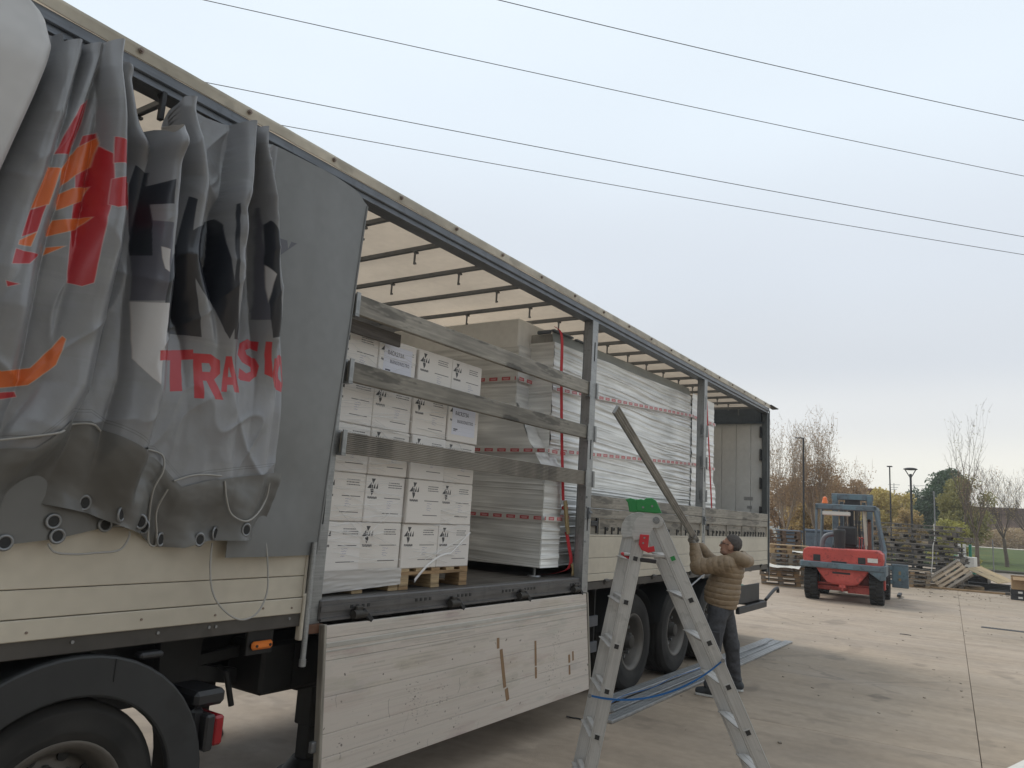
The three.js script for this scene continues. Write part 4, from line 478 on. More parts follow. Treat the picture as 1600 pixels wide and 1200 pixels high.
{
  const drawCarton = (c, w, h, kind) => {
    c.fillStyle = '#dad6d2'; c.fillRect(0, 0, w, h); const r = rng(200 + kind);
    for (let k = 0; k < 200; k++) { c.fillStyle = `rgba(${r() < .5 ? '255,255,255' : '150,146,142'},${.02 + .05 * r()})`; c.fillRect(r() * w, r() * h, 10 + r() * 120, 1 + r() * 3); }
    c.fillStyle = '#3a3a3c';
    // emblem: cross of slanted triangles over a word block
    const ex = w * .16, ey = h * .22, s = w * .215; c.save(); c.translate(ex, ey);
    for (const p of [[[-.12, -.62], [.34, -.62], [.06, -.1]], [[-.55, .28], [-.1, -.3], [-.1, .28]], [[.0, .95], [-.2, .35], [.18, .35], [.18, .62]], [[.12, .28], [.32, -.26], [.36, .28]], [[.42, .28], [.64, -.26], [.66, .28]], [[-.06, -.05], [.1, -.05], [.06, .32], [-.06, .32]]]) { c.beginPath(); p.forEach(([x, y], i) => i ? c.lineTo(x * s, y * s) : c.moveTo(x * s, y * s)); c.fill(); }
    c.restore(); for (let i = 0; i < 11; i++) c.fillRect(w * (.065 + .021 * i), h * (.455 + .004 * (i % 3)), w * .016, h * .046);
    const para = (x, y, n, ww, lh) => { for (let i = 0; i < n; i++) { let xx = x + r() * 4; while (xx < x + ww * (.8 + .2 * r())) { const q = w * (.012 + .03 * r()); c.fillRect(xx, y + i * lh, q, lh * .42); xx += q + w * .007; } } };
    c.globalAlpha = .75; para(w * .56, h * .13, 3, w * .34, h * .05); c.globalAlpha = 1;
    c.fillRect(w * .48, h * .47, w * .42, h * .014); c.fillRect(w * .46, h * .80, w * .42, h * .014);
    c.strokeStyle = '#5c6090'; c.lineWidth = 1.6; for (let i = 0; i < 4; i++) { c.beginPath(); let x = w * .56, y = h * (.54 + .05 * i); c.moveTo(x, y); while (x < w * (.62 + .2 * r())) { x += 3 + r() * 5; c.lineTo(x, y + (r() - .5) * 9); } c.stroke(); }
  };
  const labelT = ctex(512, 384, (c, w, h) => { c.fillStyle = '#cfd0da'; c.fillRect(0, 0, w, h); c.fillStyle = '#4a4a54'; c.font = 'bold 76px sans-serif'; c.fillText('R4CR273A', 60, 120, 300); c.font = 'bold 60px sans-serif'; c.fillText('MANODNESTRO', 110, 220, 360); c.fillRect(40, 300, 90, 18); c.fillRect(40, 326, 60, 10); c.strokeStyle = '#9a9aa6'; for (let i = 0; i < 6; i++) { c.beginPath(); c.moveTo(20, 30 + i * 60); c.lineTo(490, 40 + i * 58); c.stroke(); } });
  const labelM = std(0xffffff, .5, 0, { map: labelT });
  const mats = [0, 1, 2].map(k => std([[1, 1, 1], [.94, .93, .92], [.97, .955, .93]][k], .5, 0, { map: ctex(384, 352, (c, w, h) => drawCarton(c, w, h, k)) }));
  const W = .398, H = .318, D = .56;
  const g = box(D, H, W, null, null, .006); { const n = g.attributes.normal, p = g.attributes.position, uv = g.attributes.uv; for (let i = 0; i < p.count; i++) if (n.getX(i) > .9) uv.setXY(i, .5 - p.getZ(i) / W, .5 + p.getY(i) / H); else uv.setXY(i, .02 + .01 * p.getZ(i), .02 + .01 * p.getY(i)); }
  const ord = ['lowest', 'second', 'third', 'fourth', 'top'], r = rng(31);
  PZ.forEach((pz, pi) => {
    for (let lv = 0; lv < 5; lv++) for (let cI = 0; cI < 2; cI++) {
      const z = pz + (cI ? -.2 : .2) + (r() - .5) * .010, x = -.15 - D / 2 + (r() - .5) * .024 - (pi ? .0 : .01), y = FLOOR + .145 + H / 2 + lv * (H + .003) + (lv > 2 ? 0 : 0);
      const t = thing('cardboard_box', `white printed carton, ${lv === 4 ? 'top' : ord[lv] + (lv ? ' from bottom' : '')} layer, ${cI ? 'right' : 'left'} column of the ${pi ? 'right' : 'left'} pallet`, 'box', [x, y - H / 2, z], (r() - .5) * .03, 'white cartons on the two pallets');
      const m = mesh('carton', g, mats[Math.floor(r() * 3)], t); m.position.y = H / 2;
      const tp = mesh('closing_tape', [bb(D / 2 - .06, D / 2 + .001, H - .001, H + .0012, -.025, .025)], std([.6, .56, .5], .3), t);
      if ((pi === 0 && lv === 4 && cI === 1) || (pi === 1 && lv === 3 && cI === 1)) { const lb = mesh('paper_label', place(strip(new THREE.PlaneGeometry(.30, .225)), [D / 2 + .0015, H * .52, 0], [0, Math.PI / 2, 0]), labelM, t); }
    }
    // stretch film: taut wrinkle threads round the stack and a dense band over the pallet edge
    const film = new THREE.MeshPhysicalMaterial({ color: lin(.95, .95, .95), roughness: .2, transmission: .35, thickness: 0 });
    const t = tag(wthing('stretch_film', `clear stretch film wrapped round the ${pi ? 'right' : 'left'} stack of cartons`, 'film', [-.15, FLOOR, pz], 'films round the carton stacks'), `clear stretch film wrapped round the ${pi ? 'right' : 'left'} stack of cartons`, 'film', 'films round the carton stacks');
    const l = [], q = rng(60 + pi), yT = FLOOR + .145 + 5 * (H + .003);
    for (let k = 0; k < 130; k++) { const y = FLOOR + .2 + q() * (yT - FLOOR - .24), z0 = pz + .4 - q() * .5, L = .12 + q() * .4, sl = (q() - .5) * .12 * (q() < .2 ? 4 : 1), w = .0012 + q() * .0022; const z1 = Math.max(pz - .4, z0 - L); l.push(sheet(6, 2, (u, v) => [-.1485 + .003 * Math.sin(v * Math.PI) + .002, y + sl * u + (v - .5) * w, lerp(z0, z1, u)])); }
    if (pi === 1) l.push(sheet(10, 2, (u, v) => [-.140 + .004 * Math.sin(v * Math.PI), lerp(1.52, 1.33, u * u) + (v - .5) * lerp(.012, .03, u), lerp(pz - .16, pz + .25, u)]), sheet(10, 2, (u, v) => [-.141 + .004 * Math.sin(v * Math.PI), lerp(1.68, 1.52, u) + (v - .5) * .012, lerp(pz - .39, pz - .16, u)]));
    const wr = mesh('film_wrinkle', l, film, t); wr.position.copy(shifts.get(t)).negate();
    if (pi === 0) { const sk = mesh('film_skirt', sheet(40, 16, (u, v) => { const z = lerp(pz + .42, pz - .41, u), y = lerp(1.285 + .03 * u, 1.43, v); return [-.142 + .006 * Math.pow(1 - Math.abs(2 * fbm(u * 2.5, v * 9 + u, 3, 3) - 1), 4), y, z]; }), new THREE.MeshPhysicalMaterial({ color: lin(.62, .60, .58), roughness: .25, transmission: .25, thickness: 0 }), t); sk.position.copy(shifts.get(t)).negate(); }
  });
}
// ---------------------------------------------------------------- film-wrapped machines
const filmM = new THREE.MeshPhysicalMaterial({ color: lin(.93, .94, .94), roughness: .28, clearcoat: .6, clearcoatRoughness: .2, map: dtex(512, 512, (u, v) => { const a = fbm(u * 3, v * 26, 401, 4, 3, 26), b = fbm(u * 4, v * 4, 403, 3, 4, 4); const s = .86 + .3 * (a - .5) + .14 * (b - .5); return [s, s, s * .99]; }, true, .7, .9) });
const filmGrey = filmM;
const wrinkle = (a, y, s) => { const wy = y + .07 * (fbm(a * .5, y * .9, s + 9, 3) - .5) + .02 * a * Math.sin(y * 2 + s); const r1 = 1 - Math.abs(2 * fbm(a * .22, wy * 17, s, 2) - 1), r2 = 1 - Math.abs(2 * vn(a * .35 + 7, wy * 44, s + 3) - 1); const k = sstep(.3, .62, fbm(a * .8, y * 1.5, s + 21, 2)); return (.019 * Math.pow(r1, 7) + .007 * Math.pow(r2, 3)) * (.4 + .6 * k); };
const tapeT = ctex(512, 32, (c, w, h) => { c.fillStyle = '#c9c6c2'; c.fillRect(0, 0, w, h); c.fillStyle = '#b3484d'; for (let i = 0; i < 4; i++) { c.fillRect(i * 128 + 18, 5, 84, 22); c.fillStyle = '#d8b9b8'; c.fillRect(i * 128 + 30, 12, 60, 3); c.fillRect(i * 128 + 36, 18, 48, 3); c.fillStyle = '#b3484d'; } });
tapeT.wrapS = THREE.RepeatWrapping; const tapeM = std(0xffffff, .4, 0, { map: tapeT });
{
  const t = wthing('wrapped_machine', 'tall white machine wrapped in wrinkled stretch film behind the wooden slats', 'machine', [-1.2, FLOOR, -4.9], 'film-wrapped machines');
  const F = FLOOR + .09, zf = -2.85, xb = -.18, xu = -.56, yb = 2.26, yu = 3.80;
  // lower body: front face and side face (film), tent of film up to the cabinet
  wm('film_front', sheet(60, 240, (u, v) => { const x = lerp(-2.3, xb, u), y = lerp(F, yb + .02, v); return [x, y, zf + wrinkle(x, y, 501) * .35 - .008]; }, (u, v, p) => [p[0], p[1]]), filmGrey, t);
  wm('film_side', sheet(14, 240, (u, v) => { const z = lerp(zf, -3.2, u), y = lerp(F, yb + .02, v); return [xb + wrinkle(z, y, 503) * .55 - .01, y, z]; }, (u, v, p) => [p[2], p[1]]), filmM, t);
  const tent = (u, v) => { const x = lerp(lerp(-2.3, xb, u), lerp(-2.3, xu, u), v); return [x, lerp(yb, 2.93, v) - .05 * Math.sin(v * Math.PI) * u, zf - .004 + .02 * Math.pow(vn(u * 22 - v * 8, v * 2, 5), 3)]; };
  wm('film_drape', [sheet(80, 16, tent, (u, v, p) => [p[0], p[1]]), sheet(16, 24, (u, v) => { const x = lerp(xb, xu, v), z = lerp(zf, -3.2, u); return [x + .03 * Math.pow(vn(u * 5, v * 14 + u * 5, 8), 2), lerp(yb, 2.93, v) - .06 * Math.sin(v * Math.PI), z]; }, (u, v, p) => [p[2], p[1]])], filmM, t);
  // upper cabinet
  const topPanel = std([.88, .88, .87], .5, 0, { map: softTex });
  wm('cabinet', [bb(-2.3, xu - .03, 2.9, yu, -4.4, zf - .02, .01)], topPanel, t);
  wm('film_front', sheet(80, 90, (u, v) => { const x = lerp(-2.3, xu, u), y = lerp(2.85, 3.55 - .05 * u, v); return [x, y, zf - .010 + wrinkle(x, y, 511) * .25]; }, (u, v, p) => [p[0], p[1]]), filmGrey, t);
  wm('film_side', sheet(40, 90, (u, v) => { const z = lerp(zf - .003, -3.9, u), y = lerp(2.85, 3.52, v); return [xu - .01 + wrinkle(z, y, 513) * .5, y, z]; }, (u, v, p) => [p[2], p[1]]), filmM, t);
  // long main body behind
  const xm = -.29, z0 = -3.09, z1 = -7.04, mt = (z) => 3.70 + .02 * (z0 - z);
  wm('film_side', sheet(130, 440, (u, v) => { const z = lerp(z0, z1, u), y = lerp(F, mt(z) - .12, v); return [xm + .85 * wrinkle(z, y, 521) + .03 * (fbm(z * 1.4, y * 1.1, 523, 3) - .5), y, z]; }, (u, v, p) => [p[2], p[1]]), filmM, t);
  wm('film_front', sheet(16, 200, (u, v) => { const x = lerp(-.62, xm, u), y = lerp(2.2, mt(z0) - .12, v); return [x, y, z0 + wrinkle(x, y, 527) * .5]; }, (u, v, p) => [p[0], p[1]]), filmM, t);
  wm('housing', [bb(-2.2, xm - .035, F, mt(z0) - .02, z1 + .03, z0 - .03, .01)], std([.42, .43, .43], .5, 0, { map: paintTex }), t);
  wm('top_cover', sheet(60, 3, (u, v) => { const z = lerp(z0, z1, u); return [xm - .012 - .03 * v, lerp(mt(z) - .13, mt(z), v), z]; }, (u, v, p) => [p[2], p[1]]), std([.30, .33, .335], .4, 0, { map: paintTex }), t);
  wm('edge_pad', [beam([xm - .02, mt(z0) + .0, z0 + .02], [xm - .03, mt(-3.5) + .005, -3.5], .05, .02, .008), beam([xm - .02, mt(-3.6), -3.56], [xm - .03, mt(-3.9), -3.9], .04, .016, .006), bb(-.5, xm - .05, mt(z0) - .03, mt(z0) + .01, z0 - .02, z0 + .015, .008)], std([.11, .13, .155], .5), t);
  // printed tape bands
  const band = (pts, y, h) => { let acc = 0; for (let i = 0; i < pts.length - 1; i++) { const [xa, za] = pts[i], [xc, zc] = pts[i + 1], L = Math.hypot(xc - xa, zc - za), ac = acc; wm('printed_tape', sheet(Math.ceil(L * 8), 1, (u, v) => { const x = lerp(xa, xc, u), z = lerp(za, zc, u); const d = (Math.abs(xc - xa) > Math.abs(zc - za)) ? [0, .024] : [.026, 0]; return [x + d[0], y(z) + (v - .5) * h, z + d[1]]; }, (u, v) => [(ac + u * L) / .62, v]), tapeM, t); acc += L; } };
  band([[-2.3, zf], [xu, zf], [xu, -3.09]], () => 3.17, .05); band([[-2.3, zf], [xb, zf], [xb, -3.2]], () => 2.455, .045); band([[-2.3, zf], [xb, zf], [xb, -3.2]], () => 1.82, .045);
  band([[xm + .012, -3.1], [xm + .012, z1]], (z) => 3.15 + .07 * (-3.9 - z) , .045); band([[xm + .012, -3.1], [xm + .012, z1]], (z) => 2.52 + .05 * (-3.9 - z), .045); band([[xm + .012, -3.1], [xm + .012, -3.5]], () => 1.84, .045);
  for (const [x, z] of [[-.3, -2.95], [-1.9, -2.95], [-.5, -6.6]]) wm('levelling_foot', [cyl(.06, .065, .014, 18, [x, FLOOR + .007, z]), cyl(.014, .014, .1, 10, [x, FLOOR + .05, z])], M.galv, t);
  wm('base_plate', bb(-2.3, xb - .05, F - .005, F + .01, -3.2, zf - .03), M.steelDark, t);
}
{
  const t = wthing('wrapped_machine', 'narrow film-wrapped machine at the far end, next to the grey rear doors', 'machine', [-1.2, FLOOR, -7.55], 'film-wrapped machines');
  const F = FLOOR + .06, x0 = -.275, z0 = -7.03, z1 = -8.0;
  wm('film_side', sheet(50, 220, (u, v) => { const z = lerp(z0, z1, u), y = lerp(F, 3.70, v); const skirt = .12 * sstep(2.5, 2.35, y) * sstep(.3, .9, u); return [x0 + wrinkle(z, y, 541) * .8, y, z - skirt]; }, (u, v, p) => [p[2], p[1]]), filmM, t);
  wm('housing', [bb(-2.2, x0 - .03, F, 3.69, z1 + .03, z0 - .02, .01)], std([.42, .43, .43], .5, 0, { map: paintTex }), t);
  for (const y of [3.36, 2.68]) wm('printed_tape', sheet(8, 1, (u, v) => [x0 + .03, y + (v - .5) * .045, lerp(z0, z1, u)], (u, v) => [u * 1.5, v]), tapeM, t);
}
// ---------------------------------------------------------------- red lashing straps
{
  const s = wthing('lashing_strap', 'red ratchet strap hanging down the wrapped machine beside the first pillar', 'strap', [-.15, FLOOR, -3.2], 'red lashing straps');
  const rib = (pts, w, m, n = 'webbing') => { const c = new THREE.CatmullRomCurve3(pts.map(p => V(...p))); return wm(n, slabSheet(60, 2, (u, v) => { const p = c.getPoint(u); return [p.x, p.y, p.z + (v - .5) * w]; }, null, [-.004, 0, 0]), m, s); };
  rib([[-.22, 3.70, -2.97], [-.155, 3.64, -2.97], [-.15, 3.2, -3.02], [-.15, 2.6, -3.09], [-.14, 2.0, -3.16]], .05, M.strapRed);
  rib([[-.12, 1.70, -3.22], [-.11, 1.55, -3.27], [-.10, 1.42, -3.30], [-.12, 1.35, -3.28], [-.22, 1.30, -3.18], [-.3, 1.285, -3.05]], .06, M.strapRed, 'loose_webbing');
  wm('ratchet_handle', [beam([-.115, 2.0, -3.15], [-.105, 1.68, -3.225], .012, .06, .004, [0, 0, 1]), beam([-.135, 1.97, -3.21], [-.13, 1.72, -3.255], .012, .05, .004, [0, 0, 1]), beam([-.11, 1.96, -3.13], [-.105, 1.74, -3.18], .02, .012, .002)], M.ratchet, s);
  wm('ratchet_spool', [cyl(.02, .02, .06, 14, [-.13, 1.93, -3.18], [Math.PI / 2, 0, 0])], M.strapRed, s);
  wm('strap_hook', [tube([[-.1, 1.40, -3.3], [-.09, 1.34, -3.315], [-.09, 1.29, -3.31], [-.1, 1.285, -3.34]], .009, 16, 8), tube([[-.1, 1.40, -3.33], [-.09, 1.34, -3.325], [-.09, 1.29, -3.34]], .009, 12, 8)], M.ratchet, s);
}
{
  const s = wthing('lashing_strap', 'thin red strap hanging down the far wrapped machine beside the second pillar', 'strap', [-.2, FLOOR, -7.3], 'red lashing straps');
  wm('webbing', slabSheet(10, 2, (u, v) => [-.14, lerp(3.62, 1.6, u), lerp(-7.27, -7.66, u) + (v - .5) * .05], null, [-.004, 0, 0]), M.strapRed, s);
  wm('strap_hook', [tube([[-.142, 1.6, -7.66], [-.15, 1.45, -7.68], [-.15, 1.28, -7.69]], .012, 10, 6)], M.galv, s);
}
// ---------------------------------------------------------------- step ladder (local x = e, z towards the camera side)
{
  const t = thing('step_ladder', 'aluminium folding step ladder with green hinge caps standing in front of the trailer', 'ladder', [1.5775, 0, -1.174], .377);
  const rd = V(-.09, 0, -.40); // from the near stile to the far one
  const Lf = (y) => -.353 + y * (.295 / 1.629), Rf = (y) => .942 - y * .4695;
  const w = .078;
  function stile(f, y0, y1, off, name, sock) {
    const a = V(f(y0), y0, 0), b = V(f(y1), y1, 0), ax = b.clone().sub(a).normalize(), px = V(ax.y, -ax.x, 0);
    const l = [], P = (s, t2, q) => a.clone().lerp(b, 0).addScaledVector(ax, s).addScaledVector(px, t2).add(V(off.x, 0, off.z + q)).toArray();
    const L = a.distanceTo(b);
    l.push(beam(P(0, 0, -.004), P(L, 0, -.004), w - .004, .006, .001, [0, 0, 1])); // web
    l.push(beam(P(0, -w / 2 + .004, -.014), P(L, -w / 2 + .004, -.014), .008, .03, .002, [0, 0, 1]), beam(P(0, w / 2 - .004, -.014), P(L, w / 2 - .004, -.014), .008, .03, .002, [0, 0, 1]));
    l.push(beam(P(0, -w / 2 + .016, .001), P(L, -w / 2 + .016, .001), .006, .004, .001, [0, 0, 1]));
    mesh(name, l, M.ladder, t);
    mesh('foot', [beam(P(-.03, 0, -.014), P(.06, 0, -.014), w + .012, .04, .008, [0, 0, 1])], M.plastic, t);
  }
  stile(Lf, .03, 1.80, V(0, 0, 0), 'stile'); stile(Rf, .03, 1.86, V(0, 0, 0), 'stile'); stile(Lf, .03, 1.80, rd, 'stile'); stile(Rf, .03, 1.86, rd, 'stile');
  const sock = (x, y, ang, mat) => { const s = mesh('rung_socket', [bb(-.019, .019, -.019, .019, -.002, .0035, .001)], M.ladder, t); s.position.set(x, y, .0); s.rotation.z = ang; mesh('socket_hole', bb(-.0135, .0135, -.0135, .0135, .0037, .0045), mat, s); };
  const aL = -Math.atan(.295 / 1.629), aR = Math.atan(.4695);
  for (let k = 0; k < 7; k++) {
    const yL = 1.629 - k * .2652, yR = 1.6465 - k * .238;
    if (yL > .05) { sock(Lf(yL), yL, aL, M.plastic); mesh('rung', [beam([Lf(yL), yL, -.02], [Lf(yL) + rd.x, yL, rd.z + .02], .034, .034, .004), beam([Lf(yL) - .028, yL - .01, -.03], [Lf(yL) - .028 + rd.x, yL - .01, rd.z + .01], .05, .006, .001)], M.ladder, t); }
    if (yR > .05) { sock(Rf(yR), yR, aR, k === 0 ? M.green : M.plastic); mesh('rung', [beam([Rf(yR), yR, -.02], [Rf(yR) + rd.x, yR, rd.z + .02], .034, .034, .004), beam([Rf(yR) - .028, yR + .012, -.03], [Rf(yR) - .028 + rd.x, yR + .012, rd.z + .01], .06, .006, .001)], M.ladder, t); }
  }
  // bowed top of the left limb and hinge plates
  for (const o of [V(0, 0, 0), rd]) {
    const arm = extrude([[-.085, 1.78], [-.078, 1.83], [-.055, 1.875], [-.02, 1.9], [.03, 1.915], [.075, 1.905], [.1, 1.88], [.1, 1.845], [.08, 1.825], [.045, 1.825], [.03, 1.80], [.015, 1.76], [-.07, 1.74]], .008, .002); arm.translate(o.x, 0, o.z + .006); mesh('hinge_plate', metreUV(arm), M.ladder, t);
    mesh('hinge_pivot', [cyl(.022, .022, .012, 18, [o.x + .062, 1.87, o.z + .018], [Math.PI / 2, 0, 0]), cyl(.01, .012, .012, 12, [o.x + .062, 1.87, o.z + .026], [Math.PI / 2, 0, 0])], M.galv, t);
  }
  const cap = (pts, dz, x, z) => { const g = extrude(pts, dz, .006); g.translate(x, 0, z); return g; };
  mesh('hinge_cap', [cap([[-.055, 1.925], [-.06, 1.985], [-.035, 1.99], [-.015, 1.985], [.0, 1.998], [.03, 2.0], [.055, 1.985], [.07, 1.955], [.088, 1.92], [.05, 1.918]], .05, 0, -.03)], M.green, t);
  mesh('hinge_cap', [cap([[-.06, 1.92], [-.072, 1.975], [-.085, 1.99], [-.06, 1.998], [-.03, 1.99], [.0, 1.985], [.05, 1.92]], .05, rd.x * .55, rd.z * .6)], M.green, t);
  mesh('cap_rivet', [cyl(.007, .007, .01, 10, [.035, 1.955, .028], [Math.PI / 2, 0, 0]), cyl(.007, .007, .01, 10, [-.02, 1.945, .028], [Math.PI / 2, 0, 0])], M.galv, t);
  const lev = extrude([[-.05, 1.775], [-.002, 1.775], [-.006, 1.70], [.03, 1.71], [.035, 1.685], [.0, 1.675], [-.04, 1.69], [-.056, 1.72]], .03, .004); lev.translate(.02, .0, .004); mesh('locking_lever', lev, std([.50, .02, .03], .35), t);
  mesh('lever_screw', [cyl(.006, .006, .006, 10, [-.006, 1.76, .04], [Math.PI / 2, 0, 0]), cyl(.006, .006, .006, 10, [-.012, 1.728, .04], [Math.PI / 2, 0, 0])], M.galv, t);
  mesh('latch_hook', [beam([-.15, 1.655, -.06], [-.09, 1.625, -.05], .02, .02, .006), beam([-.1, 1.615, -.05], [-.05, 1.618, -.03], .02, .026, .006)], std([.50, .02, .03], .35), t);
  mesh('spreader_bar', [beam([-.13, 1.65, -.05], [.15, 1.655, -.02], .03, .018, .004), beam([-.02, 1.627, -.018], [.075, 1.622, -.018], .012, .024, .004)], M.ladder, t);
  mesh('spreader_latch', beam([-.03, 1.625, .004], [.07, 1.62, .004], .010, .024, .004), M.plastic, t);
  // blue spreader straps sagging between the limbs
  const cur = (A, B, sag, w2) => { const c = new THREE.QuadraticBezierCurve3(V(...A), V((A[0] + B[0]) / 2 + .05, Math.min(A[1], B[1]) - sag, (A[2] + B[2]) / 2), V(...B)); return slabSheet(30, 2, (u, v) => { const p = c.getPoint(u); return [p.x, p.y + (v - .5) * w2, p.z + .006 * Math.sin(u * 9)]; }, null, [0, 0, -.003]); };
  mesh('blue_strap', [cur([-.305, .80, .0], [.47, 1.08, .0], .05, .012)], M.blue, t); 
  mesh('strap_rivet', [cyl(.012, .012, .008, 12, [-.305, .80, .006], [Math.PI / 2, 0, 0]), cyl(.012, .012, .008, 12, [.47, 1.08, .006], [Math.PI / 2, 0, 0])], M.galv, t);
}
// ---------------------------------------------------------------- loose aluminium slats: one in the worker's hands, others on the ground
{
  const lab = M.slat;
  const hold = wthing('aluminium_slat', 'long grey slat held up slantwise by the worker', 'slat', [.40, 1.62, -5.4], 'loose load slats');
  const A = [.405, 1.655, -5.40], B = [.84, 2.735, -2.21];
  wm('slat_body', beam(A, B, .028, .078, .003, [.35, .9, -.2]), std([.40, .40, .39], .45, .45, { map: metalTex }), hold);
  wm('slat_groove', [-.024, 0, .024].map(k => { const d = V(B[0] - A[0], B[1] - A[1], B[2] - A[2]).normalize(), x = V(.35, .9, -.2).cross(d).normalize(), y = d.clone().cross(x); const o = x.clone().multiplyScalar(.0145).addScaledVector(y, k); return beam(V(...A).add(o).toArray(), V(...B).add(o).toArray(), .003, .012, 0, [.35, .9, -.2]); }), M.slat, hold);
  const labs = ['front slat of the bundle lying on the ground, nearest the ladder', 'middle slat of the bundle lying on the ground beside the wheels', 'rear slat of the ground bundle, nearest the wheels', 'topmost slat laid crosswise over the ground bundle'];
  const gs = [[[.29, .016, -3.40], [.36, .016, -10.05]], [[.14, .016, -3.75], [.22, .018, -9.9]], [[-.04, .016, -4.15], [.07, .018, -10.0]], [[-.0, .048, -3.95], [.14, .05, -9.4]]];
  gs.forEach(([a, b], i) => { const t = wthing('aluminium_slat', labs[i], 'slat', [a[0], a[1] - .016, (a[2] + b[2]) / 2], 'loose load slats'); const L = [a, b]; wm('slat_body', beam(a, b, .122, .026, .003), std([.58, .59, .60], .35, .6, { map: metalTex }), t); wm('slat_rib', [-.04, 0, .04].map(k => beam([a[0] + k, a[1] + .0145, a[2] - .01], [b[0] + k, b[1] + .0145, b[2] + .01], .012, .004, .001)), M.alu, t); });
  const bs = wthing('blue_lashing', 'thin blue strap lying across the slats on the ground', 'strap', [.1, 0, -4.6]);
  wm('webbing', tube([[.15, .075, -3.7], [.1, .075, -4.2], [.16, .07, -4.8], [.12, .07, -5.5], [.17, .075, -6.2], [.1, .08, -7]], .004, 50, 5), M.blue, bs);
}
// ---------------------------------------------------------------- worker
function surfaceNets(f, lo, hi, cell) {
  const n = [0, 1, 2].map(i => Math.ceil((hi[i] - lo[i]) / cell) + 1), [nx, ny, nz] = n, F = new Float32Array(nx * ny * nz);
  for (let k = 0; k < nz; k++) for (let j = 0; j < ny; j++) for (let i = 0; i < nx; i++) F[(k * ny + j) * nx + i] = f(lo[0] + i * cell, lo[1] + j * cell, lo[2] + k * cell);
  const id = new Int32Array(nx * ny * nz).fill(-1), P = [], N = [], I = [];
  const at = (i, j, k) => F[(k * ny + j) * nx + i];
  for (let k = 0; k < nz - 1; k++) for (let j = 0; j < ny - 1; j++) for (let i = 0; i < nx - 1; i++) {
    let s = 0, cx = 0, cy = 0, cz = 0, m = 0; for (let c = 0; c < 8; c++) if (at(i + (c & 1), j + ((c >> 1) & 1), k + (c >> 2)) < 0) m |= 1 << c;
    if (m === 0 || m === 255) continue;
    for (let c = 0; c < 8; c++) for (const b of [1, 2, 4]) if (!(c & b)) { const d = c | b; if (((m >> c) & 1) !== ((m >> d) & 1)) { const va = at(i + (c & 1), j + ((c >> 1) & 1), k + (c >> 2)), vb = at(i + (d & 1), j + ((d >> 1) & 1), k + (d >> 2)), t = va / (va - vb); cx += (c & 1) + t * (b === 1 ? 1 : 0); cy += ((c >> 1) & 1) + t * (b === 2 ? 1 : 0); cz += (c >> 2) + t * (b === 4 ? 1 : 0); s++; } }
    id[(k * ny + j) * nx + i] = P.length / 3; const x = lo[0] + (i + cx / s) * cell, y = lo[1] + (j + cy / s) * cell, z = lo[2] + (k + cz / s) * cell; P.push(x, y, z);
    const e = cell * .5, g = V(f(x + e, y, z) - f(x - e, y, z), f(x, y + e, z) - f(x, y - e, z), f(x, y, z + e) - f(x, y, z - e)).normalize(); N.push(g.x, g.y, g.z);
  }
  const q = (a, b, c, d, flip) => flip ? I.push(a, c, b, a, d, c) : I.push(a, b, c, a, c, d), ix = (i, j, k) => id[(k * ny + j) * nx + i];
  for (let k = 1; k < nz - 1; k++) for (let j = 1; j < ny - 1; j++) for (let i = 1; i < nx - 1; i++) {
    const v = at(i, j, k) < 0; if (v !== (at(i + 1, j, k) < 0)) q(ix(i, j - 1, k - 1), ix(i, j, k - 1), ix(i, j, k), ix(i, j - 1, k), !v);
    if (v !== (at(i, j + 1, k) < 0)) q(ix(i - 1, j, k - 1), ix(i - 1, j, k), ix(i, j, k), ix(i, j, k - 1), !v);
    if (v !== (at(i, j, k + 1) < 0)) q(ix(i - 1, j - 1, k), ix(i, j - 1, k), ix(i, j, k), ix(i - 1, j, k), !v);
  }
  const g = new THREE.BufferGeometry(); g.setAttribute('position', new THREE.Float32BufferAttribute(P, 3)); g.setAttribute('normal', new THREE.Float32BufferAttribute(N, 3)); g.setIndex(I); return metreUV(strip(g));
}
const cap = (a, b, ra, rb) => (x, y, z) => { const bx = b[0] - a[0], by = b[1] - a[1], bz = b[2] - a[2], px = x - a[0], py = y - a[1], pz = z - a[2]; const t = clamp((px * bx + py * by + pz * bz) / (bx * bx + by * by + bz * bz)); return Math.hypot(px - bx * t, py - by * t, pz - bz * t) - lerp(ra, rb, t); };
const ell = (c, r) => (x, y, z) => { const k0 = Math.hypot((x - c[0]) / r[0], (y - c[1]) / r[1], (z - c[2]) / r[2]); return (k0 - 1) * Math.min(...r) * lerp(1, Math.max(...r) / Math.min(...r), .3); };
const smin = (a, b, k) => { const h = clamp(.5 + .5 * (b - a) / k); return lerp(b, a, h) - k * h * (1 - h); };
const union = (l, k) => (x, y, z) => { let d = l[0](x, y, z); for (let i = 1; i < l.length; i++) d = smin(d, l[i](x, y, z), k); return d; };
